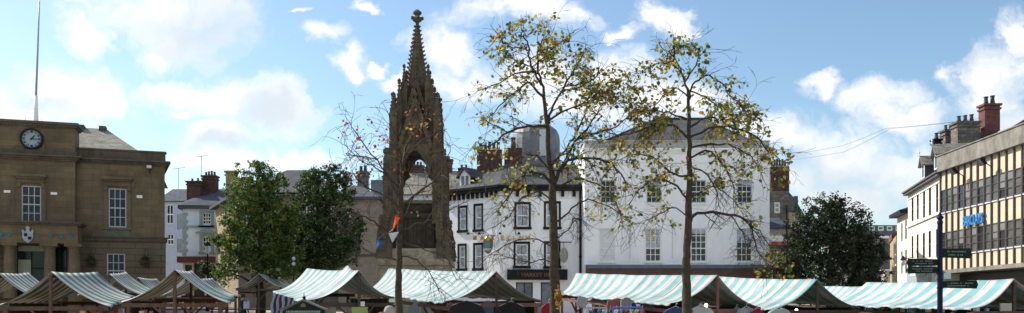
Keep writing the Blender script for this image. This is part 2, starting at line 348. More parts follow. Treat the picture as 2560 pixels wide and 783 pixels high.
def text_part(txt, size, depth, p, t, up, m, parent, name='lettering', align='LEFT', xs=1.0):
    cu_ = bpy.data.curves.new('t', 'FONT'); cu_.body = txt; cu_.size = size; cu_.extrude = depth/2; cu_.align_x = align; cu_.offset = size*0.02
    to = bpy.data.objects.new('t', cu_); COL.objects.link(to); bpy.context.view_layer.update()
    me = bpy.data.meshes.new_from_object(to); bpy.data.objects.remove(to)
    t = Vector(t).normalized(); up = Vector(up).normalized(); n = t.cross(up); off = root_offset(parent) if parent else Vector()
    for v in me.vertices:
        c = v.co.copy(); v.co = Vector(p) + t*c.x*xs + up*c.y + n*c.z - off
    me.name = name; me.materials.clear(); me.materials.append(m)
    o = bpy.data.objects.new(name, me); COL.objects.link(o)
    if parent: o.parent = parent
    return o

class Fac:
    """a vertical facade: p0 -> p1 in plan, left to right as seen from outside; outward normal to the viewer"""
    def __init__(s, p0, p1):
        s.o = Vector((p0[0], p0[1], 0)); s.skew = 0.0; d = Vector((p1[0]-p0[0], p1[1]-p0[1], 0)); s.len = d.length; s.t = d.normalized()
        s.n = Vector((s.t.y, -s.t.x, 0))
    def u(s, px):
        rx = (px-CX)/F; return (rx*s.o.y - s.o.x)/(s.t.x - rx*s.t.y)
    def uz(s, px, py):
        u = s.u(px); k = s.o.y + s.t.y*u; return u, EYE+(HY-py)*k/F
    def pt(s, u, z, d=0): return s.o + s.t*(u + (s.skew*(d+.5) if d < -.5 else 0)) + s.n*d + Vector((0,0,z))
    def rect(s, x0, y0, x1, y1):
        u0, u1 = s.u(x0), s.u(x1); k = s.o.y + s.t.y*(u0+u1)/2
        return u0, u1, EYE+(HY-y1)*k/F, EYE+(HY-y0)*k/F
    def box(s, mb, u0, u1, z0, z1, d0, d1, mi=0):
        mb.hexa([s.pt(u0,z0,d1), s.pt(u1,z0,d1), s.pt(u1,z0,d0), s.pt(u0,z0,d0), s.pt(u0,z1,d1), s.pt(u1,z1,d1), s.pt(u1,z1,d0), s.pt(u0,z1,d0)], mi)
    def wall(s, mb, u0, u1, z0, z1, holes, reveal=0.16, d=0, mi=0):
        us = sorted(set([u0,u1]+[h[0] for h in holes]+[h[1] for h in holes])); zs = sorted(set([z0,z1]+[h[2] for h in holes]+[h[3] for h in holes]))
        us = [x for x in us if u0-1e-6 <= x <= u1+1e-6]; zs = [x for x in zs if z0-1e-6 <= x <= z1+1e-6]
        for a, b in zip(us, us[1:]):
            for c, e in zip(zs, zs[1:]):
                mu, mz = (a+b)/2, (c+e)/2
                if any(h[0] < mu < h[1] and h[2] < mz < h[3] for h in holes): continue
                mb.poly([s.pt(a,c,d), s.pt(b,c,d), s.pt(b,e,d), s.pt(a,e,d)], mi)
        for h in holes:
            a, b, c, e = h[:4]; r = d-reveal
            mb.poly([s.pt(a,c,d), s.pt(a,e,d), s.pt(a,e,r), s.pt(a,c,r)], mi); mb.poly([s.pt(b,c,r), s.pt(b,e,r), s.pt(b,e,d), s.pt(b,c,d)], mi)
            mb.poly([s.pt(a,e,d), s.pt(b,e,d), s.pt(b,e,r), s.pt(a,e,r)], mi); mb.poly([s.pt(a,c,r), s.pt(b,c,r), s.pt(b,c,d), s.pt(a,c,d)], mi)
            mb.poly([s.pt(a,c,r), s.pt(b,c,r), s.pt(b,e,r), s.pt(a,e,r)], mi)
def shell(mb, fac, u0, u1, z0, z1, depth, d=0, mi=0, left=True, right=True):
    q = lambda u, z, dd: fac.pt(u, z, dd)
    if left: mb.poly([q(u0,z0,-depth), q(u0,z0,d), q(u0,z1,d), q(u0,z1,-depth)], mi)
    if right: mb.poly([q(u1,z0,d), q(u1,z0,-depth), q(u1,z1,-depth), q(u1,z1,d)], mi)
    mb.poly([q(u1,z0,-depth), q(u0,z0,-depth), q(u0,z1,-depth), q(u1,z1,-depth)], mi)
    mb.poly([q(u0,z1,d), q(u1,z1,d), q(u1,z1,-depth), q(u0,z1,-depth)], mi)
def window(parent, fac, h, cols, rows, fm=None, gm=None, bar=0.045, edge=0.07, rec=0.12, sill=None, curtain=False, meet=True, label=None, d=0, blind=0, blind_m=None):
    fm = fm or WHITE_P; gm = gm or GLASS
    u0, u1, z0, z1 = h; mb = MB(); e = 0.004
    dd0, dd1 = d-rec-0.03, d-rec+0.04
    fac.box(mb, u0+e, u0+edge, z0+e, z1-e, dd0, dd1); fac.box(mb, u1-edge, u1-e, z0+e, z1-e, dd0, dd1)
    fac.box(mb, u0+edge, u1-edge, z0+e, z0+edge*1.2, dd0, dd1); fac.box(mb, u0+edge, u1-edge, z1-edge, z1-e, dd0, dd1)
    for i in range(1, cols):
        x = u0+edge+(u1-u0-2*edge)*i/cols; fac.box(mb, x-bar/2, x+bar/2, z0+edge, z1-edge, dd0+0.012, dd1-0.012)
    for j in range(1, rows):
        z = z0+edge+(z1-z0-2*edge)*j/rows; b = bar*1.7 if (meet and j == rows//2) else bar
        fac.box(mb, u0+edge, u1-edge, z-b/2, z+b/2, dd0+0.006, dd1-0.006)
    w = mb.build('window', fm, parent)
    if label: w['label'] = label
    g = MB(); fac.box(g, u0+edge*.6, u1-edge*.6, z0+edge*.6, z1-edge*.6, d-rec-0.022, d-rec-0.012); g.build('pane', gm, w)
    if curtain:
        # net curtains hanging close behind the panes, drawn a little apart
        c = MB(); wd = (u1-u0)*0.36
        for a, sgn in ((u0+edge, 1), (u1-edge, -1)):
            n = 6
            for k in range(n):
                x0 = a+sgn*wd*k/n; x1 = a+sgn*wd*(k+.75)/n
                fac.box(c, min(x0,x1), max(x0,x1), z0+edge, z1-edge, d-rec-0.011, d-rec-0.004)
        c.build('curtain', CURT, w)
    if blind:
        c = MB(); fac.box(c, u0+edge*.8, u1-edge*.8, z1-edge-(z1-z0)*blind, z1-edge*.8, d-rec-0.0115, d-rec-0.004); c.build('blind', blind_m or CURT, w)
    if sill:
        sb = MB(); fac.box(sb, u0-0.08, u1+0.08, z0-0.10, z0-0.003, d+0.002, d+0.10); sb.build('sill', sill, w)
    return w
def chimney(parent, c, sx, sy, z0, z1, m, pots=3, rz=0.0, pot_h=0.45, pm=None, cap=True, pr=0.12, along=True):
    mb = MB(); mb.cbox((c[0], c[1], (z0+z1)/2), sx, sy, z1-z0, rz)
    if cap:
        mb.cbox((c[0], c[1], z1-0.22), sx+0.14, sy+0.14, 0.12, rz); mb.cbox((c[0], c[1], z1+0.035), sx+0.2, sy+0.2, 0.13, rz)
    o = mb.build('chimney', m, parent)
    for k in range(pots):
        t = (k-(pots-1)/2.0)*(sx*0.86/max(pots,1)); p = MB(); h = pot_h*(0.85+0.3*((k*37)%5)/5)
        x, y = c[0]+t*math.cos(rz), c[1]+t*math.sin(rz)
        p.lathe((x, y, z1+0.1), [(pr*.9,0),(pr,0.05),(pr*.78,h*.5),(pr*.74,h*.85),(pr*.95,h*.9),(pr*.95,h),(pr*.6,h)], 8)
        p.build('chimney_pot', pm or POT, o, smooth=False)
    return o
def hip(mb, fac, u0, u1, df, db, ze, zr, hl, hr, ov=0.2, mi=0):
    dm = (df+db)/2
    mb.hull([fac.pt(u0-ov, ze, df+ov), fac.pt(u1+ov, ze, df+ov), fac.pt(u1+ov, ze, db-ov), fac.pt(u0-ov, ze, db-ov),
             fac.pt(u0-ov, ze-.08, df+ov), fac.pt(u1+ov, ze-.08, df+ov), fac.pt(u1+ov, ze-.08, db-ov), fac.pt(u0-ov, ze-.08, db-ov),
             fac.pt(u0+hl-(ov if hl == 0 else 0), zr, dm), fac.pt(u1-hr+(ov if hr == 0 else 0), zr, dm)], mi)

# ------------------------------------------------------------------ ground
def make_ground():
    mb = MB(); ys = [-60,-20,0,15,30]+[30+k*2.2 for k in range(1,21)]+[80,100,140,220,500,1500]; xs = [-1500,-300,-90,-60,-40,-20,0,20,40,60,90,300,1500]
    for a in ys:
        for x in xs: mb.v.append(Vector((x, a, gz(a))))
    n = len(xs)
    for j in range(len(ys)-1):
        for i in range(n-1): mb.f.append((j*n+i, j*n+i+1, (j+1)*n+i+1, (j+1)*n+i)); mb.mi.append(0)
    struct(mb.build('ground', PAVE))
    r = MB()      # street running behind the market square
    ya = [61.5, 63.6, 65.8, 68]
    for a, b in zip(ya, ya[1:]): r.poly([(-90,a,gz(a)+.004),(-8,a,gz(a)+.004),(-8,b,gz(b)+.004),(-90,b,gz(b)+.004)])
    struct(r.build('road', ASPH))
    k = MB(); k.hexa([(-90,61.3,gz(61.3)-.05),(-8,61.3,gz(61.3)-.05),(-8,61.5,gz(61.5)-.05),(-90,61.5,gz(61.5)-.05),(-90,61.3,gz(61.3)+.12),(-8,61.3,gz(61.3)+.12),(-8,61.5,gz(61.5)+.12),(-90,61.5,gz(61.5)+.12)])
    struct(k.build('kerb', CONC))
make_ground()

# ------------------------------------------------------------------ town hall (far left)
def town_hall():
    C = (-20.36, 52.0); a = R(18); t = Vector((math.cos(a), math.sin(a)))
    p0 = (C[0]-t.x*17, C[1]-t.y*17); f = Fac(p0, C); Lf = f.len; f.skew = .13
    root = thing('town_hall', 'sandstone classical town hall with clock in its parapet and columned portico', 'town hall', (C[0], C[1], gz(52)))
    ub = f.u(190); zb = gz(50)-0.6
    _, z_top = f.uz(300, 378); _, z_cor0 = f.uz(300, 410); _, z_cor1 = f.uz(300, 399)
    _, zs0 = f.uz(300, 603); _, zs1 = f.uz(300, 596)
    # wings
    hr1 = f.rect(271, 471, 316, 569); hr2 = f.rect(267, 634, 313, 700)
    m = MB(); f.wall(m, ub, Lf, zs0, z_cor0, [hr1]); shell(m, f, ub, Lf, zs0, z_cor0, 13, left=False)
    f.wall(m, 0, f.u(-30), zs0, z_cor0, []); 
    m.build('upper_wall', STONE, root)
    m = MB(); f.wall(m, ub, Lf+0.06, zb, zs0, [hr2], d=0.06); shell(m, f, ub, Lf+0.06, zb, zs0-0.002, 13, d=0.06, left=False)
    for k in range(9):
        z = zs0-0.25-k*0.36
        if z > zb+.4: pass
    m.build('rusticated_base', STONE_RUST, root)
    m = MB(); f.box(m, ub, Lf+0.02, z_cor1, z_top, -0.4, 0.02)
    m.hexa([f.pt(Lf-0.38,z_cor1,0.02), f.pt(Lf+0.02,z_cor1,0.02), f.pt(Lf+0.02,z_cor1,-13), f.pt(Lf-0.38,z_cor1,-13), f.pt(Lf-0.38,z_top-.003,-0.4), f.pt(Lf+0.017,z_top-.003,-0.4), f.pt(Lf+0.017,z_top-.003,-13), f.pt(Lf-0.38,z_top-.003,-13)])
    f.box(m, ub, Lf+0.08, z_top, z_top+0.09, -0.46, 0.08)
    m.build('parapet', STONE_D, root)
    m = MB()
    for k, (dz, d) in enumerate(((0.0,0.10),(0.09,0.2),(0.17,0.32))):
        zz = z_cor0-0.02+dz; f.box(m, ub, Lf+d, zz, zz+0.088, 0.003, d)
        m.hexa([f.pt(Lf+.003,zz,0.003), f.pt(Lf+d,zz,0.003), f.pt(Lf+d,zz,-13), f.pt(Lf+.003,zz,-13), f.pt(Lf+.003,zz+.088,0.003), f.pt(Lf+d,zz+.088,0.003), f.pt(Lf+d,zz+.088,-13), f.pt(Lf+.003,zz+.088,-13)])
    m.build('cornice', STONE_D, root)
    m = MB(); f.box(m, f.u(205), Lf+0.14, zs0, zs1+0.02, 0.0-0.1, 0.16); f.box(m, f.u(205), Lf+0.2, zs1+0.02, zs1+0.09, -0.1, 0.22)
    m.hexa([f.pt(Lf-.1,zs0,-0.1), f.pt(Lf+.14,zs0,-0.1), f.pt(Lf+.14,zs0,-13), f.pt(Lf-.1,zs0,-13), f.pt(Lf-.1,zs1+.08,-0.1), f.pt(Lf+.14,zs1+.08,-0.1), f.pt(Lf+.14,zs1+.08,-13), f.pt(Lf-.1,zs1+.08,-13)])
    m.build('string_course', STONE_D, root)
    window(root, f, hr1, 3, 4, bar=0.038, fm=TOWN_P, rec=0.1, gm=GLASS); window(root, f, hr2, 3, 3, bar=0.038, fm=TOWN_P, rec=0.1, d=0.06)
    def hood(fc, x0, x1, y0, y1, wx0, wx1, wy, d, nm='window_hood'):
        u0, u1, z0, z1 = fc.rect(x0, y0, x1, y1); m = MB()
        fc.box(m, u0, u1, z1-0.14, z1, d+.002, d+0.34); fc.box(m, u0+.08, u1-.08, z1-0.24, z1-0.14, d+.002, d+0.24); fc.box(m, u0+.15, u1-.15, z0, z1-0.24, d+.002, d+0.1)
        for x in (u0+.12, u1-.30): fc.box(m, x, x+.18, z0-0.25, z0, d+.002, d+0.18)
        a0, a1, w0, w1 = fc.rect(wx0, y1, wx1, wy)
        fc.box(m, a0-0.24, a0-0.01, w0, z0-.003, d+.002, d+0.07); fc.box(m, a1+.01, a1+0.24, w0, z0-.003, d+.002, d+0.07); fc.box(m, a0-.3, a1+.3, w0-0.12, w0-.003, d+.002, d+0.14)
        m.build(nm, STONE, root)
    hood(f, 255, 333, 444, 466, 271, 316, 569, 0)
    m = MB(); u0, u1, z0, z1 = f.rect(261, 574, 325, 595); f.box(m, u0, u1, z0, z1, .002, 0.06); m.build('apron_panel', mat('green_stained_stone', (0.12,0.13,0.10), 0.9, 0.2), root)
    # centre block, breaking forward
    fc = Fac(f.pt(f.u(-60),0,0.55).xy, f.pt(f.u(191),0,0.55).xy); u1 = fc.len
    _, zt = fc.uz(100, 304); _, zc0 = fc.uz(100, 401); _, zc1 = fc.uz(100, 388); _, zp1 = fc.uz(100, 560); _, zp0 = fc.uz(100, 612)
    hw = fc.rect(53, 464, 103, 558)
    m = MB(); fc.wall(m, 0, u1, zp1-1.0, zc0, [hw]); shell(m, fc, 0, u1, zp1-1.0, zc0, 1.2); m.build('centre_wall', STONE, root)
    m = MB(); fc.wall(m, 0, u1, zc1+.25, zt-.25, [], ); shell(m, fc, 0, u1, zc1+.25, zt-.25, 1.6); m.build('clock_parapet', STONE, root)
    m = MB(); fc.box(m, -.1, u1+.1, zt-.25, zt-.14, -1.7, .1); fc.box(m, -.2, u1+.2, zt-.14, zt, -1.8, .2)
    for k in range(60):
        x = 0.1+k*0.14
        if x < u1-.1: fc.box(m, x, x+.07, zt-.36, zt-.25, .003, .07)
    m.build('parapet_coping', STONE_D, root)
    m = MB()
    for dz, d in ((0,.12),(.1,.24),(.2,.38),(.34,.1)): fc.box(m, -d, u1+d, zc0+dz, zc0+dz+(.098 if dz < .3 else .2), -1.2, d)
    m.build('cornice', STONE_D, root)
    window(root, fc, hw, 3, 4, bar=0.038, fm=TOWN_P, rec=0.1); hood(fc, 37, 118, 437, 458, 53, 103, 558, 0)
    # clock with carved scroll surround
    u, z = fc.uz(80, 348); r = 21.5*50/F
    sc = MB()
    for k in range(-9, 10):
        x = u+k*0.15; hgt = 0.62*math.exp(-(k/6.0)**2)+.1*math.sin(k*2.1); xo = abs(x-u)-.08; lim = z-math.sqrt(max(0,(r+.11)**2-xo*xo)) if xo < r+.11 else 99; fc.box(sc, x-.075, x+.075, z-0.86, max(z-.8, min(lim, z-0.82+max(.08,hgt)*1.1)), .003, .09+.03*math.sin(k*1.7))
    sc.build('carved_scrollwork', STONE_D, root)
    def disc(mb, c, r0, r1, d0, d1, n=40):
        for k in range(n):
            a0, a1 = 2*math.pi*k/n, 2*math.pi*(k+1)/n
            q = lambda rr, a, d: fc.pt(c[0]+rr*math.cos(a), c[1]+rr*math.sin(a), d)
            mb.hexa([q(r0,a0,d1), q(r1,a0,d1), q(r1,a0,d0), q(r0,a0,d0), q(r0,a1,d1), q(r1,a1,d1), q(r1,a1,d0), q(r0,a1,d0)])
    m = MB(); disc(m, (u,z), r, r+.10, .003, .20); ck = m.build('clock', BLACK_P, root)
    m = MB(); disc(m, (u,z), 0.001, r, .003, .10); m.build('clock_face', mat('pale_blue_dial', (0.24,0.30,0.34), 0.5, 0.06), ck)
    m = MB()
    for k in range(12):
        a = 2*math.pi*k/12; dx, dz = math.sin(a), math.cos(a)
        w = .022 if k % 3 else .034
        q = lambda rr, s_, d: fc.pt(u+dx*rr+dz*s_, z+dz*rr-dx*s_, d)
        for s0 in ((-.035, .035) if k % 2 else (-.045, 0, .045)):
            m.hexa([q(r*.70,s0-w/2,.115), q(r*.70,s0+w/2,.115), q(r*.70,s0+w/2,.101), q(r*.70,s0-w/2,.101), q(r*.92,s0-w/2,.115), q(r*.92,s0+w/2,.115), q(r*.92,s0+w/2,.101), q(r*.92,s0-w/2,.101)])
    m.build('numeral_ring', NAVY_P, ck)
    for ang, ln, w in ((38, .52, .06), (93, .82, .04)):
        a = R(ang); dx, dz = math.sin(a), math.cos(a); q = lambda rr, s_, d: fc.pt(u+dx*rr+dz*s_, z+dz*rr-dx*s_, d); m = MB()
        m.hexa([q(-.08,-w/2,.14), q(-.08,w/2,.14), q(-.08,w/2,.12), q(-.08,-w/2,.12), q(r*ln,-w/3,.14), q(r*ln,w/3,.14), q(r*ln,w/3,.12), q(r*ln,-w/3,.12)]); m.build('clock_hand', BLACK_P, ck)
    # portico
    fp = Fac(fc.pt(0,0,1.6).xy, fc.pt(fc.u(204)-.0,0,1.6).xy); up = fp.u(203)
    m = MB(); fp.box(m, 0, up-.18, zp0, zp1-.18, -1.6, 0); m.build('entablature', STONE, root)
    m = MB(); fp.box(m, -.1, up, zp1-.18, zp1-.09, -1.6, .16); fp.box(m, -.1, up+.1, zp1-.09, zp1, -1.6, .26); m.build('portico_cornice', STONE_D, root)
    m = MB(); fc.wall(m, 0, u1, zb, zp0, [(fc.u(42), fc.u(112), zb+1.0, zp0-.003), (fc.u(136), fc.u(168), zb+1.0, zp0-.003)], reveal=.3); m.build('ground_floor_wall', STONE_RUST, root)
    for (x0, x1) in ((42,112),(136,168)):
        h = (fc.u(x0), fc.u(x1), zb+1.0, zp0-.003); w = window(root, fc, h, 2, 3, bar=.06, rec=.22, gm=glass('green_tinted_glass', (0.02,0.035,0.03)), fm=GREEN_P)
    m = MB(); u0_, u1_, z0_, z1_ = fc.rect(44, 614, 110, 628); fc.box(m, u0_, u1_, z0_, z1_, -.16, -.14); u0_, u1_, z0_, z1_ = fc.rect(44, 649, 76, 690); fc.box(m, u0_, u1_, z0_, z1_, -.16, -.14)
    m.build('window_blind', mat('pale_blind', (0.36,0.37,0.26), 0.8, 0.1), root)
    for xc in (-22, 19, 121, 182):
        uc = fp.u(xc); c = fp.pt(uc, 0, -.45); m = MB(); h0 = gz(48); rr = .30
        prof = [(.42,0),(.42,.18),(.36,.22),(rr*1.08,.35),(rr*1.05,1.5),(rr*.9,zp0-h0-.32),(rr*1.0,zp0-h0-.25),(rr*1.25,zp0-h0-.15),(rr*1.3,zp0-h0-.004)]
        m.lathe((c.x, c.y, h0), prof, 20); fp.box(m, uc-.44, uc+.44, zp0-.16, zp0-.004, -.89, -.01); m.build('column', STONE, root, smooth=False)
    # coat of arms shield above the entrance
    u, z = fp.uz(70, 590); m = MB(); n = 20; k = .0225
    out = [(-11,6),(-12,-2),(-9,-10),(-4,-15),(0,-17),(4,-15),(9,-10),(12,-2),(11,6),(13,12),(10,16),(6,9),(3,14),(5,20),(0,24),(-5,20),(-3,14),(-6,9),(-10,16),(-13,12)]
    pts = [(u+a*k, z+b*k) for a, b in out]
    m.poly([fp.pt(a,b,.10) for a, b in pts]); m.poly([fp.pt(a,b,.004) for a, b in reversed(pts)])
    for i in range(n):
        a, b = pts[i], pts[(i+1) % n]; m.poly([fp.pt(*a,.004), fp.pt(*b,.004), fp.pt(*b,.10), fp.pt(*a,.10)])
    cr = m.build('coat_of_arms', mat('pale_painted_shield', (0.30,0.32,0.35), 0.5, 0.35, 8.0), root)
    m = MB(); fp.box(m, u-.17, u-.02, z-.03, z+.14, .101, .115); fp.box(m, u+.02, u+.18, z-.2, z-.04, .101, .115); m.build('shield_quartering', NAVY_P, cr)
    # slate roof of the wing with two ridge vents
    m = MB(); zr = f.uz(230, 333)[1]*1.055; dm = 6.5
    f.skew = 0; fb = Fac(f.pt(0,0,-dm).xy, f.pt(Lf,0,-dm).xy); zr = EYE+(HY-335)*(fb.o.y+fb.t.y*fb.u(240))/F+.35
    m.hull([f.pt(ub-6,z_top-.5,-.5), f.pt(Lf-.5,z_top-.5,-.5), f.pt(Lf-.5,z_top-.5,-12.5), f.pt(ub-6,z_top-.5,-12.5), f.pt(ub-6,zr,-dm), f.pt(fb.u(265),zr,-dm)])
    m.build('roof', SLATE_P, root)
    for xx in (204, 258):
        m = MB(); uu = fb.u(xx); f.box(m, uu-.2, uu+.2, zr-.25, zr+.10, -dm-.3, -dm+.5); m.build('ridge_vent', SLATE_B, root)
    for (x, y) in ((349,492),):
        m = MB(); u0, u1, z0, z1 = f.rect(x-7, y-3.5, x+7, y+3.5); f.box(m, u0, u1, z0, z1, .002, .03); m.build('wall_plaque', WHITE_P, root)
    for (x, y) in ((18,479),(135,484)):
        m = MB(); u0, u1, z0, z1 = fc.rect(x-8, y-3, x+8, y+3); fc.box(m, u0, u1, z0, z1, .002, .03); m.build('wall_plaque', WHITE_P, root)
    # flagpole
    b = fc.pt(fc.u(81), zt, -1.0); fr = thing('flagpole', 'tall thin white flagpole standing on the town hall parapet above the clock', 'flagpole', b)
    m = MB(); zz = lambda py: EYE+(HY-py)*b.y/F
    m.lathe(b, [(.16,-.1),(.13,.2),(.10,.9),(.085,zz(240)-b.z)], 10); m.build('pole_base', WHITE_P, fr, smooth=True)
    m = MB(); tx = b.x+.22; m.tube([(b.x,b.y,zz(241)), ((b.x+tx)/2,b.y,zz(110)), (tx,b.y,zz(-30))], [.06,.05,.03], 8); m.build('pole_shaft', mat('grey_blue_pole_paint', (0.30,0.33,0.42), 0.4, 0.1), fr, smooth=True)
    # spikes on the roof
    for xx, s in ((48,-1),(98,1)):
        q = fc.pt(fc.u(xx), zt, -1.2); m = MB(); m.tube([q, q+Vector((s*-.12,0,.42))], [.022,.008], 5); tag(m.build('lightning_rod', METAL, None), 'thin metal rod on the town hall parapet %s of the flagpole' % ('left' if s < 0 else 'right'), 'rod', 'rods beside the flagpole')
    # floodlight on the wing
    q = f.pt(*f.uz(375, 420), .35); m = MB(); m.cbox(q, .30, .2, .22, R(18)); fl = thing('floodlight', 'small floodlight under the cornice at the right end of the town hall', 'floodlight', q, 'floodlights on the buildings')
    m.build('lamp_housing', BLACK_P, fl); m = MB(); m.cbox(q+Vector((.02,-.11,0)), .26, .02, .17, R(18)); m.build('lens', GREY_P, fl); m = MB(); m.bar(q+f.n*-.33, q, .05); m.bar(q+f.n*-.3, q+f.n*-.3+Vector((0,0,-.35)), .03); m.build('bracket', BLACK_P, fl)
    # hanging baskets
    for xx, yy, lb in ((230,650,'dark hanging basket on the town hall wall nearest the portico columns'), (364,650,'rust brown hanging basket on the town hall wall right of the small window')):
        q = f.pt(*f.uz(xx, yy), .45); bk = thing('hanging_basket', lb, 'hanging basket', q, 'hanging baskets on the town hall'); random.seed(xx)
        m = MB(); m.lathe(q+Vector((0,0,-.2)), [(.05,-.15),(.2,-.05),(.27,.08),(.27,.12)], 10); m.build('basket', WOOD_D, bk)
        m = MB(); m.tube([q+Vector((0,0,.0)), q+Vector((0,0,.55))], .015, 4); m.bar(q+Vector((0,0,.55)), q+f.n*-.44+Vector((0,0,.6)), .03); m.build('bracket', BLACK_P, bk)
        m = MB()
        for k in range(420):
            v = Vector((random.gauss(0,.13), random.gauss(0,.13), random.gauss(-.1,.17))); leaf(m, q+v, .07, random.choice((0,0,1)))
        m.build('foliage', [LEAF_D, LEAF_R if xx > 300 else LEAF_D2], bk)
    # turquoise bunting along the portico
    prev = None; root_b = thing('bunting', 'string of small turquoise pennants along the town hall portico', 'bunting', fp.pt(fp.u(90), zp0+.6, .3))
    us = [fp.u(-20+k*18) for k in range(13)]
    m = MB()
    for k, uu in enumerate(us[:-1]): m.tube([fp.pt(uu, fp.uz(60,585+3*math.sin(k))[1], .06), fp.pt(us[k+1], fp.uz(60,585+3*math.sin(k+1))[1], .06)], .008, 4)
    m.build('cord', CONC_D, root_b)
    for xx, yy in ((24,587),(127,588),(153,592),(178,590),(3,586)):
        u, z = fp.uz(xx, yy); m = MB(); w = .10
        m.hull([fp.pt(u-w,z+.06,.05), fp.pt(u+w,z+.06,.05), fp.pt(u+.02,z-.14,.10), fp.pt(u-w,z+.06,.065), fp.pt(u+w,z+.06,.065), fp.pt(u+.02,z-.14,.115)])
        m.build('pennant', mat('turquoise_cloth', (0.015,0.16,0.22), 0.8, 0.1), root_b)

# leaves --------------------------------------------------------------------
LEAF_D = mat('dark_green_leaf', (0.022,0.042,0.012), 0.55, 0.3, 3.0, transl=0.3)
LEAF_D2 = mat('mid_green_leaf', (0.045,0.085,0.018), 0.55, 0.3, 3.0, transl=0.35)
LEAF_G = mat('fresh_green_leaf', (0.085,0.135,0.028), 0.55, 0.3, 3.0, transl=0.45)
LEAF_O = mat('olive_leaf', (0.20,0.22,0.035), 0.5, 0.3, 5.0, transl=0.55)
LEAF_Y = mat('yellow_leaf', (0.47,0.38,0.08), 0.5, 0.3, 5.0, transl=0.6)
LEAF_OR = mat('orange_brown_leaf', (0.42,0.18,0.045), 0.55, 0.3, 5.0, transl=0.55)
LEAF_R = mat('rust_red_leaf', (0.28,0.06,0.025), 0.55, 0.3, 5.0, transl=0.5)
YEW = mat('yew_dark_foliage', (0.016,0.028,0.010), 0.6, 0.35, 2.0, transl=0.15)
YEW2 = mat('yew_olive_foliage', (0.05,0.078,0.022), 0.6, 0.35, 2.0, transl=0.2)
def leaf(mb, p, s, mi=0):
    d = Vector((random.gauss(0,1), random.gauss(0,1), random.gauss(0,1))); d.normalize()
    x = d.orthogonal().normalized(); y = d.cross(x); a = random.uniform(0,6.28); x, y = x*math.cos(a)+y*math.sin(a), y*math.cos(a)-x*math.sin(a)
    s *= random.uniform(.7,1.25); i = len(mb.v)
    mb.v += [p - y*s*.55, p + x*s*.40 - y*s*.12 + d*s*.14, p + x*s*.30 + y*s*.28 + d*s*.10, p + y*s*.6, p - x*s*.30 + y*s*.28 + d*s*.10, p - x*s*.40 - y*s*.12 + d*s*.14]
    mb.f.append((i,i+1,i+2,i+3)); mb.f.append((i,i+3,i+4,i+5)); mb.mi += [mi, mi]
def leaf4(mb, p, s, mi=0, flat=None):
    d = Vector((random.gauss(0,1), random.gauss(0,1), random.gauss(0,1)+ .3)).normalized(); x = d.orthogonal().normalized(); y = d.cross(x); a = random.uniform(0,6.28)
    x, y = x*math.cos(a)+y*math.sin(a), y*math.cos(a)-x*math.sin(a); s *= random.uniform(.6,1.3); i = len(mb.v)
    mb.v += [p-y*s*.5, p+x*s*.33, p+y*s*.55, p-x*s*.33]; mb.f.append((i,i+1,i+2,i+3)); mb.mi.append(mi)

town_hall()

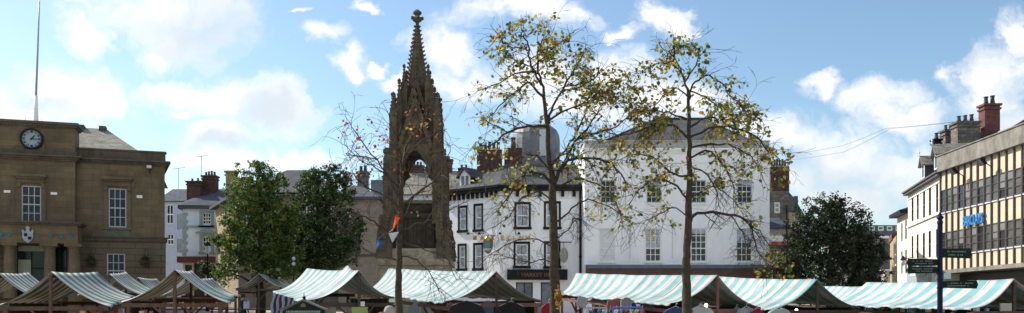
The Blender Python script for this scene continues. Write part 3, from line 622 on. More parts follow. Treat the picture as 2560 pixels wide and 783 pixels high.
# ------------------------------------------------------------------ far left street
def left_street():
    # narrow pale house seen in the gap
    D = 92; root = thing('terrace_house', 'distant blue and white house with slate roof in the gap beside the town hall', 'house', P(425,700,D)*1.0)
    f = Fac(P(395,0,D).xy, P(470,0,D).xy); z1 = P(0,503,D).z; z0 = gz(D)-1
    h = [f.rect(416,512,433,560), f.rect(418,585,434,612)]
    m = MB(); f.wall(m, 0, f.len, z0, z1, h); shell(m, f, 0, f.len, z0, z1, 9); m.build('wall', mat('blue_white_render', (0.36,0.39,0.47), 0.8, 0.1), root)
    for q in h: window(root, f, q, 2, 2, bar=.06)
    m = MB(); hip(m, f, 0, f.len, 0, -9, z1, P(0,473,D+4.5).z, 0, 0); m.build('roof', SLATE_B, root)
    # pale blue corner house with green quoins
    D = 74; cxp = 456.5
    root = thing('corner_house', 'pale blue corner house with grey green quoins and two brick chimneys', 'house', P(500,700,D))
    f = Fac(P(457,0,D).xy, P(560,0,D).xy); z1 = P(0,521,D).z; z0 = gz(D)-1; zsh = P(0,642,D).z
    back = (f.o.x-1.7, f.o.y+9.5); fl = Fac(Fac(back, f.o.xy).o.xy, f.o.xy)
    hs = [f.rect(506,533,527,561), f.rect(506,592,527,627)]
    m = MB(); f.wall(m, 0, f.len, zsh, z1, hs); 
    hl = []
    for (x0,x1,y0,y1) in ((441,444.5,537,575),(447.5,451,535,572),(441,444.5,598,632),(447.5,451,597,632)): hl.append(fl.rect(x0,y0,x1,y1))
    fl.wall(m, 0, fl.len, zsh, z1, hl)
    m.poly([f.pt(f.len,zsh,0), f.pt(f.len,zsh,-9.5), f.pt(f.len,z1,-9.5), f.pt(f.len,z1,0)]); m.poly([f.pt(f.len,zsh,-9.5), f.pt(0,zsh,-9.5)+f.t*-1.7, f.pt(0,z1,-9.5)+f.t*-1.7, f.pt(f.len,z1,-9.5)])
    m.build('wall', PALEB_R, root)
    for q in hs: window(root, f, q, 3, 3, bar=.06, fm=WHITE_P)
    for q in hl: window(root, fl, q, 1, 2, bar=.06, fm=QUOIN)
    m = MB()
    for q in hs:
        f.box(m, q[0]-.22, q[0]-.02, q[2]-.1, q[3]+.2, .002, .08); f.box(m, q[1]+.02, q[1]+.22, q[2]-.1, q[3]+.2, .002, .08); f.box(m, q[0]-.3, q[1]+.3, q[2]-.25, q[2]-.1, .002, .12); f.box(m, q[0]-.019, q[1]+.019, q[3]+.02, q[3]+.2, .002, .08)
    q = hs[1]; m.hull([f.pt(q[0]-.55,q[3]+.3,.0), f.pt(q[1]+.55,q[3]+.3,.0), f.pt((q[0]+q[1])/2,q[3]+.75,0), f.pt(q[0]-.55,q[3]+.3,.3), f.pt(q[1]+.55,q[3]+.3,.3), f.pt((q[0]+q[1])/2,q[3]+.75,.3)])
    m.build('window_surround', QUOIN, root)
    m = MB(); k = 0; z = zsh+.1
    while z < z1-.4:
        w = .42 if k % 2 else .28; f.box(m, -.03, w, z, z+.27, .002, .05); fl.box(m, fl.len-w, fl.len+.0, z, z+.27, .002, .05); z += .3; k += 1
    m.build('quoins', QUOIN, root)
    zc = P(0,569,D).z; m = MB(); f.box(m, -.1, f.len, zc, zc+.16, .004, .12); fl.box(m, 0, fl.len+.1, zc, zc+.16, .004, .12); m.build('string_course', QUOIN, root)
    m = MB(); f.box(m, -.3, f.len, z1-.05, z1+.22, -.2, .35); fl.box(m, 0, fl.len+.3, z1-.05, z1+.218, -.2, .35); m.build('eaves_cornice', mat('dark_green_gutter', (0.05,0.085,0.08), 0.6, 0.1), root)
    m = MB(); zr = P(0,474,D+4.5).z
    m.hull([fl.pt(0,z1+.2,.3), fl.pt(fl.len+.3,z1+.2,.3)+f.n*.3, f.pt(f.len,z1+.2,.3), f.pt(f.len,z1+.2,-9.5), f.pt(.8,zr,-4.6), f.pt(f.len,zr+.25,-4.6)]); m.build('roof', SLATE_B, root)
    chimney(root, P(488,0,D+2.5).xy, 1.15, .9, z1, P(0,457,D+2.5).z, BRICK, 2, pot_h=.3); chimney(root, P(526,0,D+3.5).xy, 1.15, .9, z1, P(0,443,D+3.5).z, BRICK, 4, pot_h=.4)
    # shopfront with dark red fascia
    m = MB(); f.wall(m, 0, f.len, z0, zsh, [f.rect(462,662,480,760), f.rect(484,658,511,760), f.rect(520,662,545,760)], reveal=.3); fl.wall(m, 0, fl.len, z0, zsh, [], )
    m.build('shopfront', mat('cream_shop_pilasters', (0.45,0.37,0.24), 0.7, 0.1), root)
    for q in (f.rect(462,662,480,760), f.rect(484,658,511,760), f.rect(520,662,545,760)): window(root, f, q, 1, 1, fm=BROWN_F, gm=GLASS, rec=.25)
    m = MB(); q = f.rect(455,642,560,657); f.box(m, q[0], q[1], q[2], q[3], .004, .45); fl.box(m, fl.len*.3, fl.len+.4, q[2], q[3]-.003, .004, .4); m.build('fascia', mat('dark_red_fascia', (0.08,0.018,0.014), 0.5, 0.2), root)
    # aerials
    for (x, y0, y1, lb) in ((445,468,420,'thin television aerial leaning above the slate roofs beside the town hall'),(502,452,390,'tall television aerial with a crossbar above the brick chimneys')):
        b = P(x, y0, D+3); t = P(x+2, y1, D+3); ar = thing('television_aerial', lb, 'aerial', b, 'aerials on the left roofs')
        m = MB(); m.tube([b-Vector((0,0,.8)), t], .03, 4); m.build('mast', METAL, ar)
        m = MB(); m.tube([t+Vector((-.5,0,-.1)), t+Vector((.55,0,.05))], .02, 4)
        for k in range(5):
            q = t+Vector((-.45+k*.22,0,-.09+k*.03)); m.tube([q-Vector((0,.2,.08)), q+Vector((0,.2,.08))], .012, 4)
        m.build('antenna', METAL, ar)
    # wall lamp on a post
    D2 = 60; b = P(519,0,D2); b.z = gz(D2); lp = thing('street_lamp', 'black lantern street lamp in front of the pale blue corner house', 'street lamp', b)
    zt = P(0,605,D2).z; m = MB(); m.lathe(b, [(.14,0),(.12,.6),(.06,.7),(.05,zt-b.z-.8),(.09,zt-b.z-.78)], 10); m.build('post', BLACK_P, lp)
    m = MB(); m.lathe((b.x,b.y,zt-.8), [(.1,0),(.22,.5),(.24,.52)], 6); m.build('lantern_glass', mat('milky_lamp_glass', (0.55,0.57,0.6), 0.3, 0.1), lp); m = MB(); m.lathe((b.x,b.y,zt-.28), [(.27,0),(.2,.12),(.05,.3),(.02,.45)], 6); m.build('lantern_cap', BLACK_P, lp)
    # hanging baskets / shrubs by the shop
    for (x,y,s,lb) in ((515,672,.55,'bushy hanging plant under the dark red shop fascia'),(553,683,.42,'smaller hanging plant beside the tan stone corner')):
        q = P(x,y,62); random.seed(x); bk = thing('hanging_basket', lb, 'hanging basket', q, 'hanging plants by the shops'); m = MB()
        for k in range(700): leaf4(m, q+Vector((random.gauss(0,s*.45), random.gauss(0,s*.35), random.gauss(0,s*.55))), .12, random.choice((0,0,1)))
        m.build('foliage', [LEAF_D, LEAF_D2], bk); m = MB(); m.lathe(q-Vector((0,0,s*.8)), [(.05,0),(.25,.2),(.3,.4)], 8); m.build('basket', WOOD_D, bk)
        m = MB(); m.tube([q, q+Vector((0,0,s*1.6))], .02, 4); m.build('chain', BLACK_P, bk)
left_street()

def stone_range():
    # long stone building behind the green trees
    D = 64; root = thing('stone_building', 'long stone building with hipped slate roof behind the two green trees', 'building', P(700,740,D))
    f = Fac(P(596,0,D).xy, P(852,0,D).xy); z0 = gz(D)-1; z1 = P(0,487,D).z; fl = Fac((f.o.x-3.9, f.o.y+7.5), f.o.xy)
    hs = [f.rect(x, y, x+24, y+h) for x in (615,665,715,765,815) for (y,h) in ((515,52),(600,52))]
    hl = [fl.rect(x0,y0,x1,y1) for (x0,x1,y0,y1) in ((563,569,512,545),(578,585,505,540),(563,569,600,650),(578,585,598,650))]
    m = MB(); f.wall(m, 0, f.len, z0, z1, hs); shell(m, f, 0, f.len, z0, z1, 9, left=False); m.build('front_wall', BROWNW, root)
    m = MB(); fl.wall(m, -1.5, fl.len, z0, z1, hl); m.poly([fl.pt(-1.5,z0), fl.pt(-1.5,z1), fl.pt(-1.5,z1,-2), fl.pt(-1.5,z0,-2)]); m.build('side_wall', TANW, root)
    for q in hs: window(root, f, q, 2, 4, bar=.05)
    for q in hl: window(root, fl, q, 1, 2, bar=.06, fm=GREY_P)
    m = MB(); f.box(m, -.3, f.len+.3, z1-.1, z1+.12, -.2, .4); fl.box(m, -1.9, fl.len+.3, z1-.1, z1+.118, -.2, .45); m.build('eaves', SLATE_B, root)
    m = MB(); zc = P(0,580,D).z; fl.box(m, -1.5, fl.len+.1, zc, zc+.2, .003, .2); m.build('string_course', TANW, root)
    m = MB(); zr = P(0,426,D+4.5).z; hip(m, f, -.2, f.len, .2, -9, z1+.1, zr, 2.6, 3.2); m.build('roof', SLATE, root)
    chimney(root, P(578,0,D+2).xy, .62, .62, z1, P(0,432,D+2).z, TANW, 0)
    # lower wing
    D = 61; root = thing('stone_building', 'brown stone wing with low slate roof and ornate chimney left of the monument', 'building', P(900,740,D))
    f = Fac(P(846,0,D).xy, P(943,0,D).xy); z1 = P(0,497,D).z
    hs = [f.rect(856,530,876,575)]
    m = MB(); f.wall(m, 0, f.len, z0, z1, hs); shell(m, f, 0, f.len, z0, z1, 8); m.build('wall', BROWNW, root); window(root, f, hs[0], 2, 4)
    m = MB(); f.box(m, -.1, f.len+.35, z1-.06, z1+.1, -.2, .4); m.build('eaves', SLATE_B, root)
    m = MB(); hip(m, f, 0, f.len, .1, -8, z1+.1, P(0,464,D+4).z, 0, 1.8); m.build('roof', SLATE, root)
    m = MB(); zc = P(0,641,D).z; f.box(m, 0, f.len+.1, zc, zc+.14, .003, .1); m.build('string_course', STONE_D, root)
    chimney(root, P(908,0,D+4).xy, .72, .72, z1, P(0,434,D+4).z, RUBBLE, 2, pot_h=.5, pr=.14)
    # slate blue box block and building behind the monument
    D = 84; root = thing('slate_hung_house', 'slate blue flat topped house wall rising behind the ornate chimney', 'house', P(945,740,D)); f = Fac(P(927,0,D).xy, P(964,0,D).xy)
    m = MB(); z1 = P(0,450,D).z; hq = [f.rect(944,520,954,560), f.rect(944,580,954,620)]; f.wall(m, 0, f.len, gz(D)-1, z1, hq); shell(m, f, 0, f.len, gz(D)-1, z1, 6); m.build('wall', mat('slate_hung_wall', (0.14,0.16,0.19), 0.6, 0.15, 2.0, pattern=(.3,.2,.012,.6,.1)), root)
    for q in hq: window(root, f, q, 1, 2, bar=.08, edge=.1)
    D = 76; root = thing('terrace_house', 'pale walled house with a big stone slate roof seen through the monument', 'house', P(1050,740,D)); f = Fac(P(962,0,D).xy, P(1172,0,D).xy)
    z1 = P(0,486,D).z; hs = [f.rect(x,510,x+20,560) for x in (1000,1045,1085)]
    m = MB(); f.wall(m, 0, f.len, gz(D)-1, z1, hs); shell(m, f, 0, f.len, gz(D)-1, z1, 8); m.build('wall', PALEB_R, root)
    for q in hs: window(root, f, q, 2, 2)
    m = MB(); hip(m, f, 0, f.len, .1, -8, z1, P(0,428,D+4).z, 0, 0); m.build('roof', SLATE_P, root)
    chimney(root, P(1040,0,D+4).xy, 1.35, .9, z1+1, P(0,418,D+4).z, BRICK, 4, pot_h=.35); chimney(root, P(1122,0,D+4).xy, .62, .62, z1+1, P(0,402,D+4).z, BRICK_R, 1, pot_h=.35); chimney(root, P(1160,0,D+4).xy, .9, .62, z1+1, P(0,424,D+4).z, BRICK, 2, pot_h=.35)
stone_range()

# ------------------------------------------------------------------ pub
def pub():
    A = P(1122,0,60.7).xy; B = P(1250,0,58).xy; C = P(1455,0,58).xy
    root = thing('public_house', 'white public house with black window surrounds and grey slate roof', 'pub', P(1250,740,58))
    f1 = Fac(A, B); f2 = Fac(B, C); z0 = gz(58)-1; z1 = P(0,475,58).z
    f0 = Fac(P(1100,0,61.2).xy, A)
    H1 = [f1.rect(1146,516,1168,577), f1.rect(1185,511,1207,575), f1.rect(1145,611,1166,673), f1.rect(1184,609,1207,672)]
    H2 = [f2.rect(1287,507,1326,569), f2.rect(1361,505,1401,569), f2.rect(1285,606,1324,666), f2.rect(1361,605,1400,667)]
    sh = f2.rect(1290,706,1332,770); sh2 = f2.rect(1352,706,1400,770)
    m = MB(); f1.wall(m, -1.2, f1.len, z0, z1, H1); f2.wall(m, 0, f2.len, z0, z1, H2+[sh, sh2]); shell(m, f2, 0, f2.len, z0, z1, 8, left=False); m.build('wall', WHITE_R, root)
    for fc, hs in ((f1,H1),(f2,H2)):
        for q in hs:
            w = window(root, fc, (q[0]+.10,q[1]-.10,q[2]+.04,q[3]-.10), 1, 2, bar=.05, edge=.09, rec=.07, gm=GLASS_C, curtain=True)
            s = MB(); fc.box(s, q[0]-.03, q[0]+.10, q[2]-.05, q[3]+.05, -.1, .03); fc.box(s, q[1]-.10, q[1]+.03, q[2]-.05, q[3]+.05, -.1, .03); fc.box(s, q[0]+.10, q[1]-.10, q[3]-.10, q[3]+.05, -.1, .03); fc.box(s, q[0]-.08, q[1]+.08, q[2]-.13, q[2]+.04, -.1, .09)
            s.build('surround', BLACK_P, w)
    for q in (sh, sh2): window(root, f2, q, 2, 1, fm=BLACK_P, gm=GLASS_C, rec=.12)
    # black gutter cornice with little brackets
    m = MB()
    f1.box(m, -1.2, f1.len+.15, z1-.08, z1+.14, -.1, .34); f2.box(m, -.1, f2.len, z1-.082, z1+.138, -.1, .36); f1.box(m, -1.2, f1.len+.2, z1+.14, z1+.30, -.2, .44); f2.box(m, -.15, f2.len, z1+.138, z1+.298, -.2, .46)
    m.build('gutter', BLACK_P, root)
    u = .1
    while u < f1.len-.1: m = MB(); f1.box(m, u, u+.16, z1-.42, z1-.08, .003, .16); m.build('eaves_bracket', BLACK_P, root); u += .40
    u = .3
    while u < f2.len-.2: m = MB(); f2.box(m, u, u+.2, z1-.44, z1-.082, .003, .16); m.build('eaves_bracket', BLACK_P, root); u += .74
    zl = z1-.50; m = MB(); f1.box(m, -1.2, f1.len, zl-.06, zl, .003, .06); f2.box(m, 0, f2.len, zl-.06, zl-.002, .003, .06); m.build('moulding', WHITE_P, root)
    # roof
    zr = P(0,410,61.5).z; m = MB()
    a0, a1 = f1.pt(-1.3,z1+.2,.3), f1.pt(f1.len,z1+.2,.36); c1 = f2.pt(f2.len,z1+.2,.36)
    m.hull([a0, a1, c1, f2.pt(f2.len,z1+.2,-8), f1.pt(-1.3,z1+.2,-8), P(1268,410,61.5), f2.pt(f2.len, zr,-3.8), f1.pt(-1.0,zr-.9,-4.5)])
    m.build('roof', SLATE, root)
    # white gabled dormer
    q = P(1165,468,60.0); t = f1.t; n = f1.n; m = MB(); w = .38
    def dorm(q, t, n, w, h, dp, nm='dormer'):
        m = MB(); m.hull([q-t*w, q+t*w, q-t*w+Vector((0,0,h)), q+t*w+Vector((0,0,h)), q-t*w-n*dp, q+t*w-n*dp, q-t*w-n*dp+Vector((0,0,h)), q+t*w-n*dp+Vector((0,0,h))])
        d = m.build(nm, BLACK_P, root)
        m = MB(); m.hull([q-t*(w-.03)+n*.03, q+t*(w-.03)+n*.03, q-t*(w-.03)+n*.03+Vector((0,0,h)), q+t*(w-.03)+n*.03+Vector((0,0,h)), q-t*(w-.03), q+t*(w-.03), q-t*(w-.03)+Vector((0,0,h)), q+t*(w-.03)+Vector((0,0,h)), q+n*.03+Vector((0,0,h+w*.9)), q+Vector((0,0,h+w*.9))])
        m.build('dormer_front', WHITE_P, d)
        m = MB(); z = Vector((0,0,h*.5)); 
        for s in (-1, 1): m.hull([q+t*s*w*.12+n*.035+Vector((0,0,h*.15)), q+t*s*w*.65+n*.035+Vector((0,0,h*.15)), q+t*s*w*.12+n*.035+Vector((0,0,h*.92)), q+t*s*w*.65+n*.035+Vector((0,0,h*.92)), q+t*s*w*.12+n*.028+Vector((0,0,h*.15)), q+t*s*w*.65+n*.028+Vector((0,0,h*.15)), q+t*s*w*.12+n*.028+Vector((0,0,h*.92)), q+t*s*w*.65+n*.028+Vector((0,0,h*.92))])
        m.build('pane', GLASS_C, d)
        for s in (-1, 1):
            m = MB(); e = q+t*s*(w+.16)+n*.2+Vector((0,0,h-.12)); r = q+n*.2+Vector((0,0,h+w*1.05)); dn = Vector((0,0,-.10))
            m.hull([e, r, e+dn, r+dn, e-n*(dp+.3), r-n*(dp+.3), e+dn-n*(dp+.3), r+dn-n*(dp+.3)]); m.build('dormer_roof', SLATE_B, d)
        return d
    dorm(P(1163,474,60.4), t, n, .50, 1.0, 2.4)
    dorm(P(1330,452,59.6), f2.t, f2.n, .50, .55, 1.6)
    # chimneys
    chimney(root, P(1224,0,62).xy, 1.75, .8, z1+.8, P(0,376,62).z, BRICK, 5, pot_h=.45, cap=False, pr=.13); chimney(root, P(1283,0,62.4).xy, 1.25, .85, z1+.8, P(0,372,62.4).z, BRICK, 1, pot_h=.8, cap=False, pr=.2)
    # drainpipe
    m = MB(); b = f2.pt(f2.len-.12, z0, .1); m.tube([b, b+Vector((0,0,z1-z0-.1))], .07, 8)
    for z in range(9): m.lathe((b.x,b.y,z0+1+z*1.2), [(.10,0),(.10,.12)], 8)
    m.build('drainpipe', BLACK_P, root)
    m = MB(); b = P(1460,0,57.8); m.tube([(b.x,b.y,z0),(b.x,b.y,z1-.5)], .045, 6); m.build('drainpipe', BLACK_P, root)
    # black fascia with gilt lettering
    q = f2.rect(1268,674,1418,700); m = MB(); f2.box(m, q[0], q[1], q[2], q[3], .004, .35); fa = m.build('fascia', BLACK_P, root)
    text_part('MARKET INN', .36, .03, f2.pt(f2.u(1303), q[2]+.2, .37), f2.t, (0,0,1), mat('dull_gilt', (0.14,0.08,0.03), 0.6, 0.2), fa)
    # gilt letters across the wall
    for ch, xx, fc in zip('MARKETINN', (1188,1206,1219,1233,1257,1271,1287,1302,1318), (f1,f1,f1,f1,f2,f2,f2,f2,f2)):
        u, z = fc.uz(xx, 600); text_part(ch, .40, .06, fc.pt(u-.12, z, .07), fc.t, (0,0,1), GOLD, root, 'gilt_letter')
    # little wall lamps over the letters
    for k, xx in enumerate((1182,1210,1250,1297)):
        fc = f1 if xx < 1250 else f2; u, z = fc.uz(xx, 584); q = fc.pt(u, z, .5); lm = thing('wall_lamp', 'small black lamp on an arm above the gilt letters, %s along' % ('first','second','third','fourth')[k], 'lamp', q, 'lamps over the pub lettering')
        m = MB(); m.bar(q-fc.n*.5, q, .03); m.build('arm', BLACK_P, lm); m = MB(); m.lathe(q-Vector((0,0,.1)), [(.11,0),(.08,.1),(.03,.16)], 8); m.build('lamp_shade', BLACK_P, lm)
    # shield hanging sign on the corner
    q = f1.pt(*f1.uz(1238, 618), .75); sg = thing('pub_sign', 'shield shaped painted pub sign on the corner of the white pub', 'sign', q); t = Vector((.9,-.45,0)).normalized(); n = Vector((-.45,-.9,0))
    prof = [(-.33,.42),(-.36,0),(-.2,-.35),(0,-.5),(.2,-.35),(.36,0),(.33,.42),(.15,.5),(0,.62),(-.15,.5)]
    m = MB(); z = lambda c, s=1.0, e=0: [q+t*a*s+Vector((0,0,b*s))+n*e for a, b in c]
    m.hull(z(prof,1,-.04)+z(prof,1,.04)); m.build('sign_board', mat('olive_sign_frame', (0.16,0.15,0.08), 0.5, 0.2), sg)
    m = MB(); m.hull(z([(-.22,.3),(.22,.3),(.22,-.05),(-.22,-.05)],1,.05)+z([(-.22,.3),(.22,.3),(.22,-.05),(-.22,-.05)],1,.03)); m.build('picture_panel', mat('teal_sign_paint', (0.10,0.25,0.26), 0.5, 0.3, 9.0), sg)
    m = MB(); m.lathe(q+Vector((0,0,.45))+n*.06, [(.03,-.12),(.16,-.05),(.18,.08),(.08,.2)], 10, sy=.4); m.build('gilt_crown', GOLD, sg)
    m = MB(); m.hull(z([(-.26,-.12),(.26,-.12),(.22,-.26),(-.22,-.26)],1,.05)+z([(-.26,-.12),(.26,-.12),(.22,-.26),(-.22,-.26)],1,.03)); m.build('name_band', GREY_P, sg)
    m = MB(); m.bar(q+Vector((0,0,.6)), q+Vector((0,0,.75)), .03); m.bar(q+Vector((0,0,.75)), q+Vector((0,0,.75))-f1.n*.75, .04); m.build('bracket', BLACK_P, sg)
    # oval projecting sign at the right
    q = f2.pt(*f2.uz(1408, 640), .7); sg = thing('projecting_sign', 'grey oval sign hanging edge on beside the pub drainpipe', 'sign', q); m = MB(); m.lathe(q, [(.02,-.5),(.16,-.42),(.26,-.2),(.28,0),(.26,.2),(.16,.42),(.02,.5)], 14, sx=1, sy=.25); m.build('sign_board', mat('grey_oval_sign', (0.28,0.27,0.23), 0.6, 0.3, 8.0), sg, smooth=True)
    m = MB(); m.bar(q+Vector((0,0,.5)), q+Vector((0,0,.85)), .03); m.bar(q+Vector((-.3,0,.85)), q+Vector((.5,0,.85)), .06); m.bar(q+Vector((0,0,.85)), q+Vector((0,0,.85))-f2.n*.7, .04); m.build('bracket', BLACK_P, sg)
    # flower clumps on the sills
    # round leaded tower behind the roof
    D = 66; c = P(1340,0,D); rt = thing('lead_clad_turret', 'rounded grey lead clad turret with a shallow domed top behind the pub roof', 'turret', (c.x,c.y,z1)); m = MB()
    zt = P(0,314,D).z; r = 1.78; zb = z1+.5
    m.lathe((c.x,c.y,0), [(r,zb),(r,zt-1.15),(r*.97,zt-.75),(r*.88,zt-.42),(r*.70,zt-.16),(r*.4,zt-.03),(.02,zt)], 20); m.build('drum', LEAD, rt, smooth=False)
    m = MB(); m.cbox((c.x+.45,c.y-1.7,zt-1.6), .5, .25, 1.9); m.build('access_panel', GREY_P, rt)
pub()

# ------------------------------------------------------------------ big white hall building
def white_building():
    D = 56; root = thing('white_building', 'large white rendered building with parapet and hipped roof behind the two autumn trees', 'building', P(1690,740,D))
    f = Fac(P(1461,0,D).xy, P(1924,0,D).xy); z0 = gz(D)-1; zc = P(0,384,D).z; zt = P(0,354,D).z; zf = P(0,663,D).z
    H = [f.rect(x, 450, x+38, 508) for x in (1501,1616,1728,1843)]; G = [f.rect(x, 571, x+40, 655) for x in (1613,1727,1841)]; Bl = f.rect(1498,571,1537,655)
    S = [f.rect(x, 700, x+80, 790) for x in (1480,1600,1720,1830)]
    m = MB(); f.wall(m, 0, f.len, z0, zc, H+G+[Bl]+S); shell(m, f, 0, f.len, z0, zc, 14); m.build('wall', WHITE_R, root)
    for k, q in enumerate(H): window(root, f, q, 3, 4, bar=.04, sill=WHITE_P, gm=GLASS, fm=GREY_P, blind=(0,.3,0,.18)[k])
    for k, q in enumerate(G): window(root, f, q, 3, 5, bar=.04, sill=WHITE_P, gm=GLASS_G, fm=WHITE_P, blind=(.55,.12,.34)[k])
    w = window(root, f, Bl, 3, 5, bar=.04, sill=WHITE_P, gm=mat('whitewashed_pane', (0.66,0.67,0.68), 0.7, 0.05), fm=WHITE_P, label='white painted blind window')
    for q in S: window(root, f, q, 3, 1, bar=.06, fm=BROWN_F, gm=GLASS)
    m = MB(); f.box(m, -.02, f.len+.02, zc, zc+.10, -13, .08); f.box(m, -.1, f.len+.16, zc+.10, zc+.2, -13, .18); f.box(m, -.15, f.len+.26, zc+.2, zc+.30, -13, .28); m.build('cornice', WHITE_R, root)
    m = MB(); f.box(m, 0, f.len, zc+.30, zt, -.35, -.02); f.box(m, f.len-.3, f.len-.003, zc+.3, zt-.004, -13, -.35); f.box(m, .003, .3, zc+.3, zt-.004, -13, -.35); f.box(m, -.04, f.len+.04, zt, zt+.07, -.4, .03); m.build('parapet', PARAP, root)
    zb = P(0,403,D).z; m = MB(); f.box(m, 0, f.len, zb-.12, zb-.05, .003, .05); f.box(m, 0, f.len, zf, zf+.06, .003, .06); m.build('moulding', WHITE_P, root)
    # hipped slate roof with low ridge
    m = MB(); Dr = 60.5
    m.hull([P(1500,358,57), P(1890,358,57), P(1900,358,68), P(1490,358,68), P(1645,298,61.5), P(1757,298,61.5), P(1600,316,60.6), P(1800,318,60.6)]); m.build('roof', SLATE, root)
    m = MB()
    for a, b in ((P(1500,357,57), P(1600,315,60.6)), (P(1600,315,60.6), P(1645,297,61.5)), (P(1645,297,61.5), P(1757,297,61.5)), (P(1757,297,61.5), P(1800,317,60.6)), (P(1800,317,60.6), P(1890,357,57))): m.bar(a, b, .2, .12)
    m.build('ridge_tiles', BRICK, root)
    q = f.rect(1464,663,1922,672); m = MB(); f.box(m, q[0], q[1], q[2], q[3], .004, .55); m.build('lead_canopy', BLUEGREY, root)
    q = f.rect(1464,672,1922,697); m = MB(); f.box(m, q[0], q[1], q[2], q[3]-.002, .004, .45); m.build('fascia', BROWN_F, root)
    m = MB(); b = P(1604,0,D); 
    for xx in (1574,1680): 
        u = f.u(xx); f.box(m, u, u+.03, zf+.4, zf+3.0, .003, .03)
    m.build('cable', GREY_P, root)
    m = MB(); uu = f.u(1928); 
    m.bar(f.pt(f.len+.08,z0,-1.2), f.pt(f.len+.08,zc-3.2,-1.2), .10); m.build('drainpipe', GREY_P, root)
    # stump chimney over the left party wall
    chimney(root, P(1461,0,60).xy, .45, .8, zc-1, P(0,362,60).z, BRICK, 0, cap=False)
white_building()

def right_gap():
    D = 74; root = thing('stone_house', 'dark stone house with a six pot brick chimney right of the white building', 'house', P(1960,740,D))
    z0 = gz(D)-1; f = Fac(P(1900,0,D).xy, P(1972,0,D).xy); hs = [f.rect(1936,505,1951,533)]
    z1 = P(0,478,D).z
    m = MB(); f.wall(m, 0, f.len, z0, z1, hs); shell(m, f, 0, f.len, z0, z1, 3); m.build('gable_wall', RUBBLE, root)
    window(root, f, hs[0], 2, 2, bar=.06, edge=.14, fm=WHITE_P)
    chimney(root, P(1946,0,D+.5).xy, 1.55, .9, z1-.5, P(0,418,D+.5).z, BRICK, 6, pot_h=.55, cap=False, pr=.11)
    fr = Fac(P(1972,0,D).xy, P(2006,0,D+6).xy); m = MB(); fr.wall(m, 0, fr.len, z0, P(0,530,D+2).z, [fr.rect(1978,590,1986,630)]); m.poly([fr.pt(fr.len,z0), fr.pt(fr.len,z0,-4), fr.pt(fr.len,P(0,530,D+2).z,-4), fr.pt(fr.len,P(0,530,D+2).z)])
    m.build('side_wall', TANW, root)
    m = MB(); m.hull([P(1921,480,D+.4), P(1972,480,D+.4), P(1972,530,D-.2), P(2008,534,D+6), P(1990,500,D+7), P(1972,486,D+8), P(1921,470,D+8), P(1921,500,D+8)]); m.build('roof', SLATE, root)
    chimney(root, P(1988,0,D+6.5).xy, .35, .5, P(0,530,D).z, P(0,491,D+6.5).z, CONC_D, 0, cap=False)
    D2 = 66; rt = thing('shop', 'low shop with white, red and blue fascia beside the dark round tree', 'shop', P(1945,740,D2)); f = Fac(P(1924,0,D2).xy, P(1968,0,D2).xy)
    m = MB(); hq = [f.rect(1936,617,1944,650), f.rect(1950,617,1960,650), f.rect(1930,668,1962,760)]; zt = P(0,570,D2).z; f.wall(m, 0, f.len, z0, zt, hq); shell(m, f, 0, f.len, z0, zt, 6); m.build('wall', mat('beige_render', (0.42,0.37,0.30), 0.8, 0.1), rt)
    for q in hq: window(rt, f, q, 1, 2, gm=GLASS)
    m = MB(); q = f.rect(1922,591,1968,605); f.box(m, q[0], q[1], q[2], q[3], .003, .5); m.build('white_canopy', WHITE_P, rt)
    m = MB(); q = f.rect(1924,606,1968,613); f.box(m, q[0], q[1], q[2], q[3], .003, .3); m.build('red_fascia', mat('red_sign', (0.55,0.04,0.02), 0.4, 0.1), rt)
    m = MB(); q = f.rect(1940,614,1968,625); f.box(m, q[0], q[1], q[2], q[3], .003, .3); m.build('blue_fascia', mat('navy_sign', (0.02,0.035,0.20), 0.4, 0.1), rt)
    m = MB(); hip(m, f, 0, f.len, .1, -6, zt, P(0,545,D2+3).z, 0, 0); m.build('roof', SLATE_B, rt)
    b = P(1967,0,62); b.z = gz(62); m = MB(); m.tube([b, (b.x,b.y,P(0,512,62).z)], [.07,.045], 8); tag(m.build('lamp_post', BLACK_P), 'thin black post between the small shop and the dark round tree', 'post')
    # far grey block
    D = 112; rt = thing('office_block', 'distant dark grey concrete block with green windows along its top', 'office block', P(2200,740,D)); f = Fac(P(2120,0,D).xy, P(2262,0,D).xy)
    z0 = gz(D)-1; zt = P(0,563,D).z; hs = [f.rect(x,565,x+15,577) for x in (2173,2195,2217,2239)]; hb = [f.rect(2171,614,2192,652), f.rect(2195,614,2217,652), f.rect(2222,614,2240,652), f.rect(2171,664,2192,690)]
    m = MB(); f.wall(m, 0, f.len, z0, zt, hs+hb); shell(m, f, 0, f.len, z0, zt, 8); m.build('wall', CONC_D, rt)
    for q in hs: window(rt, f, q, 1, 1, edge=.14, gm=mat('green_glazed_panel', (0.01,0.16,0.13), 0.3, 0.1))
    for q in hb: window(rt, f, q, 2, 2, edge=.06, fm=CONC, gm=GLASS_G)
    m = MB(); q = f.rect(2165,597,2262,612); f.box(m, q[0], q[1], q[2], q[3], .003, .3); m.build('band', CONC, rt)
    m = MB(); a = f.pt(*f.uz(2190,594), .6); b = f.pt(*f.uz(2216,594), .6); m.tube([a,b], .17, 8); m.build('vent_pipe', WHITE_P, rt, smooth=False)
    D = 90; c = P(2219,688,D); m = MB(); m.cbox((c.x,c.y,(c.z+.45+gz(D))/2), 1.0, 1.0, c.z+.45-gz(D)); kb = thing('kiosk', 'small pale beige kiosk in the street beyond the round tree', 'kiosk', (c.x,c.y,gz(D))); m.build('cabin', mat('beige_panel', (0.42,0.37,0.31), 0.7, 0.1), kb); m = MB(); m.cbox((c.x,c.y,c.z+.5), 1.15, 1.15, .1); m.build('kiosk_roof', WHITE_P, kb)
right_gap()

